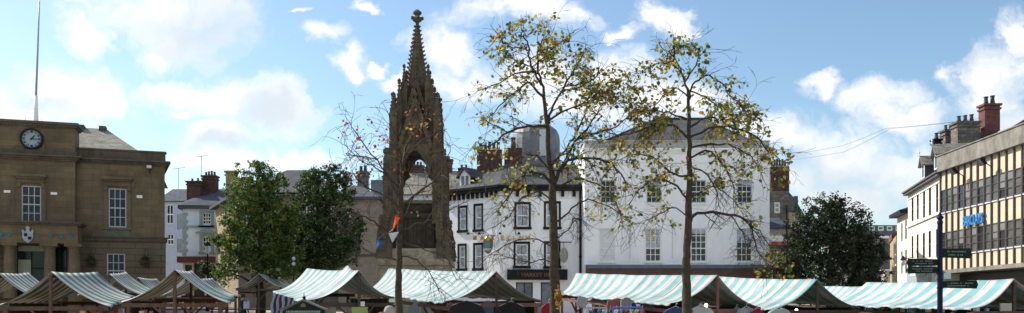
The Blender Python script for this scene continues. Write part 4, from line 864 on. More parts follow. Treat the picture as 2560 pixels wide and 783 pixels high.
# ------------------------------------------------------------------ right hand terrace
def dorm2(root, q, t, n, w, h, dp, m_front=None):
    Z = lambda k: Vector((0,0,k)); m = MB(); m.hull([q-t*w, q+t*w, q-t*w+Z(h), q+t*w+Z(h), q-t*w-n*dp, q+t*w-n*dp, q-t*w-n*dp+Z(h), q+t*w-n*dp+Z(h), q+Z(h+w*1.1), q-n*dp+Z(h+w*1.1)]); d = m.build('dormer', SLATE, root)
    m = MB(); m.hull([q-t*w*.96+n*.04, q+t*w*.96+n*.04, q-t*w*.96+n*.04+Z(h), q+t*w*.96+n*.04+Z(h), q+n*.04+Z(h+w), q-t*w*.96+n*.003, q+t*w*.96+n*.003, q-t*w*.96+n*.003+Z(h), q+t*w*.96+n*.003+Z(h), q+n*.003+Z(h+w)]); m.build('dormer_front', WHITE_P, d)
    m = MB(); m.hull([q+t*s*w*.6+n*e+Z(z) for s in (-1,1) for e in (.043,.05) for z in (h*.1, h*.9)]); m.build('pane', GLASS, d)
    for s in (-1,1):
        m = MB(); e = q+t*s*(w+.15)+n*.25+Z(h-.1); r = q+n*.25+Z(h+w*1.25); m.hull([e, r, e-Z(.1), r-Z(.1), e-n*(dp+.3), r-n*(dp+.3), e-Z(.1)-n*(dp+.3), r-Z(.1)-n*(dp+.3)]); m.build('dormer_roof', SLATE_P, d)
    m = MB(); r = q+n*.27+Z(h+w*1.2); m.lathe(r, [(.04,0),(.05,.1),(.02,.15),(.07,.25),(.015,.35),(.01,.75)], 6); m.build('finial', WHITE_P, d)
def terrace():
    # cream three storey building
    root = thing('cream_building', 'cream three storey building with tall narrow windows, dormers and chimneys', 'building', (28,60,gz(60)))
    pF, pN = (29.12,65.2), (26.7,55.0); f = Fac(pF, pN); z0 = gz(60)-1; z1 = EYE+(HY-432)*55/F
    H = [f.rect(*r) for r in ((2279,492,2284,554),(2292,486,2297,549),(2307.5,479,2313,545),(2322,470,2328,539),(2340,461,2346,531))]
    G = [f.rect(*r) for r in ((2279,590,2283.5,646),(2291.5,586,2296.5,646),(2307,582,2312.5,645),(2321.5,577,2327.5,644),(2340,572,2346,643))]
    S = [f.rect(2276,684,2288,760), f.rect(2290,684,2302,760), f.rect(2332,684,2346,760)]
    m = MB(); f.wall(m, 0, f.len, z0, z1, H+G+S, reveal=.10); shell(m, f, 0, f.len, z0, z1, 9); m.build('wall', CREAM_R, root)
    for q in H+G: window(root, f, q, 1, 2, bar=.04, edge=.05, gm=GLASS, fm=MULL, rec=.045)
    for q in S: window(root, f, q, 1, 2, fm=GREY_P)
    m = MB(); zs = EYE+(HY-534)*55.2/F; f.box(m, 0, f.len, zs, zs+.12, .003, .12); f.box(m, 0, f.len, z1-.5, z1-.42, .003, .06); m.build('string_course', WHITE_P, root)
    m = MB(); f.box(m, -.2, f.len, z1-.14, z1+.02, -.1, .3); f.box(m, -.25, f.len, z1+.02, z1+.12, -.1, .4); m.build('gutter', CONC_D, root)
    m = MB(); zr = z1+3.1; dm = -4.6
    m.hull([f.pt(-.2,z1+.1,.3), f.pt(f.len,z1+.1,.3), f.pt(f.len,z1+.1,-9), f.pt(-.2,z1+.1,-9), f.pt(-.2,zr,dm), f.pt(f.len,zr,dm)]); m.build('roof', SLATE, root)
    dorm2(root, f.pt(f.u(2335), z1+.55, -.15)*1.0, f.t, f.n, .50, 1.0, 2.6); dorm2(root, f.pt(f.u(2305), z1+.45, -.1), f.t, f.n, .45, 1.0, 2.6)
    q = f.rect(2276,668,2330,682); m = MB(); f.box(m, q[0], q[1], q[2]-2.2, q[3], .003, .25); sf = m.build('shopfront', mat('blue_grey_shopfront', (0.30,0.34,0.36), 0.6, 0.1), root)
    m = MB(); q = f.rect(2308,673,2327,690); f.box(m, q[0], q[1], q[2], q[3], .252, .30); m.build('green_sign', mat('green_sign', (0.01,0.17,0.06), 0.4, 0.1), sf)
    m = MB(); q = f.rect(2287,676,2299,690); f.box(m, q[0], q[1], q[2], q[3], .252, .28); m.build('white_notice', WHITE_P, sf)
    # chimneys over the terrace
    def ch(px, D, w, d, ytop, ybot, m_, pots, ph, pr=.16, nm=None): 
        c = P(px,0,D); return chimney(root, c.xy, w, d, P(0,ybot,D).z, P(0,ytop,D).z, m_, pots, rz=0, pot_h=ph, pr=pr, pm=mat('dark_chimney_pot', (0.05,0.045,0.07), 0.7, 0.3))
    ch(2341,60,.42,.42,352,425,BLACK_P,1,.5,.14); ch(2370,61,.75,.8,330,420,RUBBLE,2,.42,.13); ch(2413,58.5,1.45,.9,310,400,RUBBLE,3,.48,.15)
    # pitched roof and brick stack behind the office
    m = MB(); m.hull([P(2385,402,60), P(2452,325,61.5), P(2400,402,66), P(2470,322,66), P(2500,402,61.5), P(2560,402,66), P(2450,402,60)]); m.build('rear_roof', SLATE, root)
    m = MB(); m.hull([P(2452,326,58), P(2490,326,58), P(2515,345,58), P(2452,402,58), P(2515,402,58), P(2452,326,59.5), P(2490,326,59.5), P(2515,345,59.5), P(2452,402,59.5), P(2515,402,59.5)]); m.build('chimney_base', BRICK, root)
    ch(2473,58.7,1.0,.8,266,330,BRICK_R,2,.62,.17)
    # smaller house further down
    r2 = thing('terrace_house', 'lower cream house with curved dark gutter beyond the cream three storey building', 'house', (30,68,gz(68)))
    pG = (30.08,69.25); f2 = Fac(pG, (29.14,65.28)); z2 = P(0,529,65.4).z
    hq = [f2.rect(2253,558,2256.5,604), f2.rect(2263,549,2267,599), f2.rect(2253,628,2256.5,685), f2.rect(2263,624,2267,684)]
    m = MB(); f2.wall(m, 0, f2.len, z0, z2, hq, reveal=.14); shell(m, f2, 0, f2.len, z0, z2, 8); m.build('wall', CREAM_R, r2)
    for q in hq: window(r2, f2, q, 1, 2, rec=.05, fm=MULL)
    m = MB(); f2.box(m, -.3, f2.len, z2-.1, z2+.15, -.1, .55); m.build('gutter', NAVY_P, r2); m = MB(); m.hull([f2.pt(-.3,z2+.15,.5), f2.pt(f2.len,z2+.15,.5), f2.pt(-.3,z2+1.3,-3), f2.pt(f2.len,z2+1.3,-3), f2.pt(-.3,z2+.15,-8), f2.pt(f2.len,z2+.15,-8)]); m.build('roof', SLATE_B, r2)
    r3 = thing('terrace_house', 'narrow brown end house at the far end of the right hand terrace', 'house', (31,74,gz(74)))
    f3 = Fac((34.1,80), (30.9,71.3)); z3 = P(0,590,72).z; hq = [f3.rect(2234,608,2240,690)]
    m = MB(); f3.wall(m, 0, f3.len, z0, z3, hq); shell(m, f3, 0, f3.len, z0, z3, 6); m.build('wall', TANW, r3); window(r3, f3, hq[0], 1, 3); m = MB(); f3.box(m, -.2, f3.len*.5, z3, z3+.5, -.4, .1); m.build('brick_parapet', BRICK_R, r3)
    m = MB(); q = P(2258,656,63); m.lathe(q, [(.02,-.25),(.15,-.18),(.2,0),(.15,.18),(.02,.25)], 12); sd_ = thing('wall_lantern', 'round white lamp sticking out from the far cream house', 'lamp', q); m.build('globe', mat('white_globe', (0.6,0.6,0.62), 0.3, 0.05), sd_, smooth=True); m = MB(); m.bar(q+Vector((0,0,.25)), q+Vector((1.0,0,.4)), .05); m.lathe(q+Vector((0,0,.18)), [(.24,0),(.02,.3)], 12); m.build('bracket', BLACK_P, sd_)
terrace()

def bank():
    root = thing('office_building', 'three storey office building with brown mullions, cream panels and concrete roof band', 'office building', (28,50,gz(50)))
    f = Fac((26.65,55.0), (26.05,39.0)); Lf = f.len; z0 = gz(48)-1
    D0 = 55.0; zz = lambda y: EYE+(HY-y)*D0/F
    ztop, zb1, w1t, w1b, w2t, w2b, sp, led = zz(393), zz(431), zz(477), zz(533), zz(583), zz(640), zz(677), zz(684)
    pitch = (f.u(2558)-f.u(2367.5))/11.0; u0 = f.u(2367.5)-pitch; n = int((Lf-u0)/pitch)
    m = MB(); f.wall(m, 0, Lf, sp, zb1, []); shell(m, f, 0, Lf, sp, zb1, 10); m.build('core_wall', PANEL, root)
    m = MB(); f.wall(m, 0, Lf, z0, sp-.25, [], d=-1.0); shell(m, f, 0, Lf, z0, sp-.25, 10, d=-1.0); m.build('shopfront', mat('black_shopfront', (0.02,0.018,0.02), 0.3, 0.3), root)
    for k in range(6):
        a = .4+k*2.6; q = (a, a+2.3, z0+.9, sp-1.0)
        if q[1] < Lf: window(root, f, q, 2, 1, fm=MULL, gm=GLASS, rec=-.05, d=-1.0)
    m = MB(); f.box(m, -.02, Lf, zb1, ztop, -.6, .30); f.box(m, -.03, Lf, ztop, ztop+.06, -.7, .36); m.build('roof_band', CONC, root)
    m = MB(); f.box(m, -.02, Lf, sp-.22, sp, -1.0, .34); m.build('ledge', CONC, root)
    m = MB(); f.box(m, 0, Lf, zb1-.12, ztop-.3, -10, -.6); m.build('roof', CONC_D, root)
    for k in range(n+1):
        u = u0+k*pitch
        if u > Lf-.1: break
        mm = MB(); f.box(mm, u-.045, u+.045, sp+.002, zb1-.003, .003, .10); mm.build('mullion', MULL, root)
    for k in range(n):
        a, b = u0+k*pitch+.06, u0+(k+1)*pitch-.06
        if b > Lf-.2: break
        for zb_, zt_ in ((w1b, w1t), (w2b, w2t)):
            w = window(root, f, (a, b, zb_, zt_), 1, 3, fm=MULL, gm=GLASS_G if k % 3 else GLASS, bar=.03, edge=.04, rec=-.035, meet=False, blind=(.55 if (k*7+int(zb_*3))%5 == 0 else .28 if (k*5+int(zb_))%4 == 1 else 0), blind_m=mat('grey_office_blind', (0.15,0.16,0.155), 0.7, 0.1))
            s = MB(); f.box(s, a-.01, b+.01, zb_-.07, zb_-.002, .004, .07); s.build('sill', GREY_P, w)
    # raised sign letters
    uu = f.u(2415.5); w = f.u(2462)-uu
    z = EYE+(HY-566)*(f.o.y+f.t.y*uu)/F
    bd = MB(); f.box(bd, uu-.05, uu+w+.02, z+.02, z+.66, .262, .275)
    t = text_part('BARCLAYS', .80, .10, f.pt(uu, z, .17), f.t, (0,0,1), SIGNBLUE, root, 'sign_lettering', xs=w/3.55)
    for k, (x, y, lb) in enumerate(((2416,427,'black floodlight on the cream office wall, the left one of two'),(2488,404,'black floodlight on the cream office wall, the right one of two'))):
        q = f.pt(*f.uz(x, y), .75); fl = thing('floodlight', lb, 'floodlight', q, 'floodlights on the buildings')
        m = MB(); Z = Vector((0,0,1)); n_ = (f.n*.6-Z*.5).normalized(); up = (f.n*.5+Z*.6).normalized()
        m.hull([q+f.t*a*.28+up*b*.22+n_*c*.08 for a in (-1,1) for b in (-1,1) for c in (-1,1)]); m.build('lamp_housing', BLACK_P, fl)
        m = MB(); m.hull([q+f.t*a*.24+up*b*.18+n_*c for a in (-1,1) for b in (-1,1) for c in (.082,.095)]); m.build('lens', GLASS_C, fl)
        m = MB(); m.bar(q+f.t*.2, q+f.t*.2-f.n*.5-Z*.35, .04); m.bar(q+f.t*.2-f.n*.48-Z*.35, q+f.t*.2-f.n*.48-Z*.9, .05); m.build('bracket', BLACK_P, fl)
bank()

# overhead cables
def cables():
    for k, (a, b, c, d_) in enumerate(((P(2452,296,58), P(2215,321,64), P(2100,366,68), P(1955,388,74)), (P(2452,296,58), P(2225,322,64), P(2110,380,68), P(1955,402,74)))):
        m = MB(); pts = []
        ctl = [a, b, c, d_]
        for s in range(3):
            for j in range(8):
                t = j/8; p = ctl[s].lerp(ctl[s+1], t); p.z -= .06*math.sin(math.pi*t); pts.append(p)
        pts.append(d_); m.tube(pts, .011, 4); tag(m.build('overhead_cable', CONC_D), ('upper' if k == 0 else 'lower')+' thin cable sagging across the sky from the red brick chimney', 'cable', 'cables over the street')
cables()

# ------------------------------------------------------------------ gothic monument
def monument():
    D = 46.0; S = F/D; cx = (1038-CX)/S; cy = D+1.0; g = gz(D); rot = R(1)
    root = thing('gothic_monument', 'tall dark gothic stone monument with open arches, pinnacles and crocketed spire', 'monument', (cx, cy, g))
    Zp = lambda py: EYE+(HY-py)*(D+(1.0 if py < 400 else -.4 if py > 540 else .2))/F
    ca, sa = math.cos(rot), math.sin(rot)
    W = lambda x, y, z: Vector((cx+x*ca-y*sa, cy+x*sa+y*ca, z))
    def frus(mb, w0, z0, w1, z1, ox=0, oy=0):      # square frustum half widths
        mb.hexa([W(ox-w0,oy-w0,z0), W(ox+w0,oy-w0,z0), W(ox+w0,oy+w0,z0), W(ox-w0,oy+w0,z0), W(ox-w1,oy-w1,z1), W(ox+w1,oy-w1,z1), W(ox+w1,oy+w1,z1), W(ox-w1,oy+w1,z1)])
    k = 0.96      # plan half width of a rotated square as a share of its silhouette
    hw = lambda px: px/S*k
    # stepped plinth and skirting
    m = MB(); frus(m, hw(150), g-.3, hw(150), g+.2); frus(m, hw(135), g+.2, hw(135), g+.45); m.build('steps', MONU_L, root)
    m = MB(); frus(m, hw(88), g+.45, hw(88), Zp(662)); m.build('plinth', MONU_L, root)
    m = MB(); frus(m, hw(95), Zp(664), hw(97), Zp(655)); frus(m, hw(97), Zp(655), hw(82), Zp(622)); m.build('sloping_base_course', MONU_L, root)
    m = MB(); frus(m, hw(70), Zp(622), hw(68), Zp(545)); frus(m, hw(74), Zp(545), hw(66), Zp(536)); frus(m, hw(50), Zp(536), hw(48), Zp(510)); frus(m, hw(54), Zp(510), hw(40), Zp(500))
    for s in (0,1,2,3):
        a = s*math.pi/2
        for j in range(-2,3):
            x = j*hw(24); y = -hw(71)
            X, Y = x*math.cos(a)-y*math.sin(a), x*math.sin(a)+y*math.cos(a)
            m.bar(W(X,Y,Zp(615)), W(X,Y,Zp(550)), .09)
    m.build('pedestal', MONU_D, root)
    # corner piers
    def spirelet(mb, x, y, z0, z1, w, n=4):
        h = z1-z0; frus(mb, w, z0, w*.15, z0+h*.82, x, y); frus(mb, w*.6, z0+h*.78, w*.7, z0+h*.84, x, y); frus(mb, w*.3, z0+h*.84, w*.2, z1, x, y); frus(mb, w*.75, z0+h*.88, w*.55, z0+h*.95, x, y)
        for i in range(4):
            t = .12+.18*i; ww = w*(1-t*.85)
            for dx, dy in ((-1,-1),(1,-1),(1,1),(-1,1)): frus(mb, w*.16, z0+h*t, w*.1, z0+h*(t+.07), x+dx*ww, y+dy*ww)
    for ix, iy in ((-1,-1),(1,-1),(1,1),(-1,1)):
        m = MB(); X = lambda px: ix*hw(px); Y = lambda px: iy*hw(px)
        c = 62; 
        lv = [(78,645,21),(75,612,19),(75,608,17),(70,572,17),(70,568,15),(65,530,15),(65,526,14),(62,498,13)]
        for (o0,y0_,w0_),(o1,y1_,w1_) in zip(lv, lv[1:]):
            A_, B_ = [(hw(o_)*ix, hw(o_)*iy, hw(w_), Zp(y_)) for o_, y_, w_ in ((o0,y0_,w0_),(o1,y1_,w1_))]
            m.hexa([W(q_[0]+a_*q_[2], q_[1]+b_*q_[2], q_[3]) for q_ in (A_,B_) for a_, b_ in ((-1,-1),(1,-1),(1,1),(-1,1))])
        
        frus(m, hw(17), Zp(560), hw(16), Zp(395), X(c), Y(c)); frus(m, hw(19), Zp(395), hw(14), Zp(382), X(c), Y(c)); frus(m, hw(18.5), Zp(470), hw(17), Zp(462), X(c), Y(c))
        # thin shafts
        for dx, dy in ((1,0),(0,1)):
            for e in (-.6, .6):
                px_, py_ = X(c)+(hw(17.5)*ix if dx else e*hw(14)), Y(c)+(hw(17.5)*iy if dy else e*hw(14)); m.bar(W(px_,py_,Zp(540)), W(px_,py_,Zp(400)), .08)
        random.seed(4+ix*2+iy)
        for z in [Zp(y) for y in range(392, 545, 12)]:
            for q in range(3):
                x, y = ix*hw(62+random.uniform(13,19)), iy*hw(62+random.uniform(-18,18))
                if q == 1: x, y = ix*hw(62+random.uniform(-18,18)), iy*hw(62+random.uniform(13,19))
                frus(m, .06, z, .03, z+.16, x, y)
        for z in [Zp(y) for y in range(546, 640, 9)]:
            c_ = 62+(Zp(500)-z)*S*.115; w = c_+17+random.uniform(-2,4)
            for q in range(3): frus(m, .08, z, .04, z+.18, ix*hw(w if q else c_), iy*hw(c_ if q == 1 else w))
        pr = m.build('corner_pier', MONU, root)
        m = MB(); frus(m, hw(10), Zp(384), hw(9), Zp(300), X(57), Y(57)); frus(m, hw(11.5), Zp(302), hw(9), Zp(294), X(57), Y(57)); spirelet(m, X(57), Y(57), Zp(294), Zp(243), hw(8.5)); m.build('pinnacle', MONU, pr)
        m = MB(); frus(m, hw(8), Zp(384), hw(8), Zp(268), X(43), Y(43)); spirelet(m, X(43), Y(43), Zp(268), Zp(206), hw(6.5)); m.build('pinnacle', MONU, pr)
        m = MB(); frus(m, hw(8.5), Zp(390), hw(8.5), Zp(215), X(31.5), Y(31.5)); spirelet(m, X(31.5), Y(31.5), Zp(215), Zp(168), hw(5.5)); m.build('pinnacle', MONU, pr)
        # flying buttress from the outer pinnacle
        m = MB(); a = W(X(57),Y(57),Zp(330)); b = W(X(36),Y(36),Zp(290)); m.bar(a, b, .13, .22); a = W(X(57),Y(57),Zp(368)); b = W(X(36),Y(36),Zp(345)); m.bar(a, b, .13, .3); m.build('flying_buttress', MONU, pr)
    # four gabled arches
    for s in range(4):
        a = s*math.pi/2; T = lambda x, y, z: W(x*math.cos(a)-y*math.sin(a), x*math.sin(a)+y*math.cos(a), z)
        y0, y1 = -hw(66), -hw(54); hwid = hw(46); m = MB()
        # arch stones: pointed arch between springing and crown
        zsp, zcr, ztop = Zp(455), Zp(386), Zp(372); n = 10; prev = None; r = hwid
        def arch(t):        # t 0..1 left to crown
            x = -r*(1-t**1.0); z = zsp+(zcr-zsp)*math.sin(math.pi/2*t)**.8; return x, z
        for sg in (-1, 1):
            for i in range(n):
                xa, za = arch(i/n); xb, zb = arch((i+1)/n); xa *= -sg; xb *= -sg
                za2, zb2 = ztop, ztop
                m.hull([T(xa,y0,za), T(xb,y0,zb), T(xa,y0,za2), T(xb,y0,zb2), T(xa,y1,za), T(xb,y1,zb), T(xa,y1,za2), T(xb,y1,zb2)])
        # moulding that follows the arch + cusps (trefoil)
        for sg in (-1, 1):
            for i in range(n):
                xa, za = arch(i/n); xb, zb = arch((i+1)/n); m.bar(T(xa*-sg*.98,y0-.04,za), T(xb*-sg*.98,y0-.04,zb), .1, .12)
            m.hull([T(sg*r*.82,y0+.05,Zp(440)), T(sg*r*.5,y0+.05,Zp(428)), T(sg*r*.75,y0+.05,Zp(405)), T(sg*r*.82,y1-.05,Zp(440)), T(sg*r*.5,y1-.05,Zp(428)), T(sg*r*.75,y1-.05,Zp(405))])
        ar = m.build('arch', MONU, root)
        # crocketed gable leaning back to the spire
        m = MB(); zb, za = Zp(385), Zp(262); bw = hw(44)
        for sg in (-1, 1):
            m.bar(T(sg*bw,y0+.02,zb), T(0,y0+.12,za), .16, .2)
            for i in range(1, 9):
                t = i/9; p = T(sg*bw*(1-t), y0+.03, zb+(za-zb)*t); q = p+(T(sg*1,0,0)-T(0,0,0))*.14+Vector((0,0,.06)); m.bar(p, q, .09)
        m.hull([T(-bw,y0+.12,zb), T(bw,y0+.12,zb), T(0,y0+.16,za), T(-bw,y0+.24,zb), T(bw,y0+.24,zb), T(0,y0+.28,za)])
        m.lathe(T(0,y0+.14,za), [(.06,0),(.05,.15),(.14,.22),(.16,.32),(.05,.38),(.03,.5)], 6)
        # roundel
        for j in range(12):
            a0, a1 = j*math.pi/6, (j+1)*math.pi/6; c0 = Zp(347); m.bar(T(.33*math.cos(a0),y0-.02,c0+.33*math.sin(a0)), T(.33*math.cos(a1),y0-.02,c0+.33*math.sin(a1)), .09)
        m.build('gable', MONU, ar)
        # upper narrow gabled light
        m = MB(); y2 = -hw(37); bw = hw(26)
        for sg in (-1, 1):
            m.bar(T(sg*bw,y2,Zp(292)), T(0,y2+.1,Zp(212)), .13, .16); m.bar(T(sg*hw(9),y2,Zp(300)), T(sg*hw(9),y2,Zp(245)), .09)
            for i in range(1, 7): t = i/7; p = T(sg*bw*(1-t), y2, Zp(292)+(Zp(212)-Zp(292))*t); m.bar(p, p+(T(sg,0,0)-T(0,0,0))*.1+Vector((0,0,.05)), .07)
        m.hull([T(-bw,y2+.1,Zp(292)), T(bw,y2+.1,Zp(292)), T(0,y2+.2,Zp(212)), T(-bw,y2+.2,Zp(292)), T(bw,y2+.2,Zp(292)), T(0,y2+.3,Zp(212))])
        m.build('upper_gable', MONU, ar)
    m = MB(); frus(m, hw(60), Zp(384), hw(52), Zp(366)); frus(m, hw(38), Zp(368), hw(33), Zp(275)); frus(m, hw(34), Zp(277), hw(29), Zp(222)); m.build('lantern_stage', MONU_D, root)
    # spire: octagonal with crockets on every edge
    m = MB(); ctr = W(0,0,0); z0, z1 = Zp(226), Zp(62); r0, r1 = 30/S, 4.2/S
    m.lathe((ctr.x,ctr.y,0), [(r0,z0),(r1,z1)], 8)
    for e in range(8):
        a = 2*math.pi*e/8; n = 16
        for i in range(n):
            t = (i+.4)/n; r = r0+(r1-r0)*t; z = z0+(z1-z0)*t; d = Vector((math.cos(a), math.sin(a), 0)); p = Vector((ctr.x,ctr.y,z))+d*r; s_ = .15-.06*t
            m.hull([p-d*.03+Vector((0,0,-s_*.4)), p+d*s_+Vector((0,0,s_*.3)), p+d*s_*.9+Vector((0,0,s_*.9)), p-d*.03+Vector((0,0,s_*.5)), p+d*s_*.5+d.orthogonal().normalized()*.05, p+d*s_*.5-d.orthogonal().normalized()*.05])
    sp = m.build('spire', MONU, root)
    m = MB(); zf = z1; m.lathe((ctr.x,ctr.y,zf), [(.09,0),(.1,.1),(.26,.22),(.28,.32),(.14,.40),(.12,.5),(.24,.58),(.22,.68),(.12,.74),(.10,.78)], 8)
    for j in range(4):
        a = j*math.pi/2+.3; d = Vector((math.cos(a), math.sin(a), 0)); m.bar(Vector((ctr.x,ctr.y,zf+.3)), Vector((ctr.x,ctr.y,zf+.36))+d*.33, .14)
    m.build('finial', MONU, sp)
monument()

# ------------------------------------------------------------------ trees
def grow(mb, p, d, r, ln, depth, tips, wander=.35, droop=0.0, minr=.0032):
    """one twig: wandering tapered tube that forks"""
    n = 5; pts = [p.copy()]; rad = [r]; q = p.copy(); dd = d.normalized()
    for i in range(n):
        dd = (dd + Vector((random.gauss(0,wander), random.gauss(0,wander), random.gauss(0,wander)-droop))*.35).normalized()
        q = q+dd*ln/n; pts.append(q.copy()); rad.append(max(minr, r*(1-.55*(i+1)/n)))
        tips.append((q.copy(), dd.copy(), depth))
    mb.tube(pts, rad, 5 if r > .02 else 3, cap=False)
    if depth <= 0: return
    for k in range(random.choice((1,2,2,3))):
        i = random.randint(2, n); base = pts[i]
        nd = (dd + Vector((random.gauss(0,.7), random.gauss(0,.7), random.gauss(0,.5)))).normalized()
        grow(mb, base, nd, rad[i]*.7, ln*random.uniform(.5,.8), depth-1, tips, wander, droop, minr)
def sparse_tree(name, label, base_px, D, limbs, trunk, mix, leaf_s, keep, seed, twig=(0.55,.30), leafzones=None, nleaf=1500, tw_n=5, droop=.15):
    random.seed(seed); b = P(base_px, 0, D); g = gz(D); b.z = g
    root = thing(name, label, 'tree', b)
    S = F/D
    def to3(pts, dy):
        out = []; off = 0
        n = len(pts)
        for i, (x, y) in enumerate(pts):
            t = i/max(1,n-1); Dd = D+dy*t + (random.uniform(-.08,.08) if 0 < i else 0)
            out.append(P(x, y, Dd))
        return out
    def smooth(pts, k=3):
        out = []
        for i in range(len(pts)-1):
            p0, p1, p2, p3 = pts[max(0,i-1)], pts[i], pts[i+1], pts[min(len(pts)-1,i+2)]
            for j in range(k):
                t = j/k; out.append(.5*((2*p1)+(-p0+p2)*t+(2*p0-5*p1+4*p2-p3)*t*t+(-p0+3*p1-3*p2+p3)*t**3))
        out.append(pts[-1]); return out
    tr = MB(); tips = []; pts = [P(x, y, D) for x, y, w in trunk]; ws = [w/S/2 for x, y, w in trunk]
    pts = [Vector((pts[0].x, D, g-.1))]+pts; ws = [ws[0]*1.25]+ws
    ws = [q_*.84 for q_ in ws]; sp = smooth(pts, 4); rw = []
    for i in range(len(ws)-1):
        for j in range(4): rw.append(ws[i]+(ws[i+1]-ws[i])*j/4)
    rw.append(ws[-1]); rw = [r*random.uniform(.93,1.09) for r in rw]
    sp = [p+Vector((random.uniform(-.012,.012), random.uniform(-.012,.012), 0)) for p in sp]
    tr.tube(sp, rw, 12)
    tr.build('trunk', BARK, root, smooth=True)
    for (path, w0, w1, dy) in limbs:
        lm = MB(); q = smooth(to3(path, dy), 4); n = len(q); rr = [.74*(w0+(w1-w0)*i/(n-1))/S/2*random.uniform(.9,1.12) for i in range(n)]
        q = [p+Vector((random.gauss(0,.012), random.gauss(0,.02), random.gauss(0,.012)))*(1 if i else 0) for i, p in enumerate(q)]
        lm.tube(q, rr, 7, cap=False)
        for i in range(1, n):
            tips.append((q[i].copy(), (q[i]-q[i-1]).normalized(), 2))
            if i > n*.15:
                for _ in range(tw_n if i > n*.35 else max(1, tw_n//2)):
                    if random.random() < .5:
                        d = (q[i]-q[i-1]).normalized(); nd = (d*.6+Vector((random.gauss(0,.8), random.gauss(0,.8), random.gauss(-.05,.7)))).normalized()
                        grow(lm, q[i], nd, max(.006, rr[i]*.5), random.uniform(*sorted(twig))*1.0, 2 if random.random() < .3 else 1, tips, .4, droop)
        lm.build('branch', TWIG, root, smooth=True)
    # leaves at twig ends, kept only where the photo's tree still carries them
    cr = MB(); cand = [t for t in tips if keep(CX+t[0].x*F/t[0].y, HY-(t[0].z-EYE)*F/t[0].y) > random.random()]
    random.shuffle(cand); k = 0
    for p, d, dep in cand:
        for _ in range(random.choice((1,1,2,3))):
            q = p+Vector((random.gauss(0,.05), random.gauss(0,.05), random.gauss(-.03,.05))); leaf(cr, q, leaf_s, mix()); k += 1
        if k > nleaf: break
    cr.build('crown', [LEAF_Y, LEAF_O, LEAF_OR, LEAF_R, LEAF_D2], root)
    return root
def wmix(*w):
    def f():
        r = random.random()*sum(w); a = 0
        for i, x in enumerate(w):
            a += x
            if r < a: return i
        return 0
    return f
def ell(*zones):     # (cx, cy, rx, ry, p)
    def k(x, y):
        v = 0
        for (a, b, c, d, p) in zones:
            if ((x-a)/c)**2+((y-b)/d)**2 < 1: v = max(v, p)
        return v
    return k
H_limbs = [([(1359,229),(1347,180),(1344,127),(1356,105),(1376,92)],9,3,.3), ([(1354,214),(1330,166),(1320,112),(1308,92),(1303,78)],8,3,-.3), ([(1344,130),(1375,118),(1408,104),(1424,92)],6,2,-.2),
 ([(1363,250),(1325,209),(1296,224),(1272,243),(1225,290)],9,3,-.5), ([(1350,185),(1300,180),(1252,207),(1200,225)],7,2,.4), ([(1320,112),(1290,120),(1260,105),(1250,92)],5,2,-.3), ([(1330,166),(1285,150),(1250,120)],5,2,.3),
 ([(1369,318),(1320,314),(1272,331),(1223,365),(1190,352)],10,3,-.7), ([(1374,310),(1376,277),(1403,229),(1432,180),(1451,146),(1465,120)],10,3,.4), ([(1403,229),(1450,215),(1490,190),(1500,165)],7,2,-.5), ([(1375,300),(1430,268),(1480,255),(1520,225),(1560,190)],8,2,.6),
 ([(1385,462),(1399,429),(1421,401),(1455,395),(1500,398),(1545,425),(1570,470)],14,4,-.6), ([(1399,429),(1421,387),(1441,350),(1480,336),(1540,315),(1590,270)],11,3,.5), ([(1378,415),(1425,360),(1455,300),(1475,230),(1478,180)],8,3,.9), ([(1441,350),(1470,320),(1500,270),(1530,240)],7,2,-.4),
 ([(1376,456),(1351,434),(1320,430),(1298,454),(1272,488),(1240,530)],10,3,-.6), ([(1382,500),(1340,480),(1300,500),(1275,540),(1230,570)],7,2,.7), ([(1380,430),(1340,390),(1300,395),(1260,420),(1220,430)],7,2,.6), ([(1383,620),(1330,596),(1260,615),(1205,655)],5,2,-.5), ([(1384,655),(1350,650),(1310,655),(1262,640)],4,2,.3),
 ([(1386,560),(1430,520),(1470,500),(1530,520),(1580,560)],7,2,.5), ([(1385,480),(1430,450),(1490,460),(1540,510),(1560,570)],7,2,-.6), ([(1272,331),(1230,310),(1200,290)],5,2,.3), ([(1386,600),(1420,575),(1440,545),(1470,560)],5,2,-.3)]
H_trunk = [(1388,783,30),(1386,700,29),(1385,620,26),(1383,520,23),(1380,440,19),(1371,400,16),(1368,320,13),(1359,229,9)]
keepH = ell((1340,90,110,65,.75),(1270,130,60,60,.5),(1300,230,130,60,.35),(1230,340,80,70,.42),(1430,200,75,90,.8),(1500,260,70,60,.75),(1550,270,60,110,.75),(1260,440,110,60,.25),(1330,330,70,60,.22),(1450,360,100,70,.35),(1500,410,100,50,.5),(1300,520,160,70,.05),(1530,500,70,80,.25),(1400,600,120,60,.015))
sparse_tree('autumn_tree', 'tall autumn tree with sparse yellow green leaves in front of the white pub', 1388, 18, H_limbs, H_trunk, wmix(.27,.46,.08,.02,.17), .078, keepH, 11, twig=(.22,.55), nleaf=2500, tw_n=4)
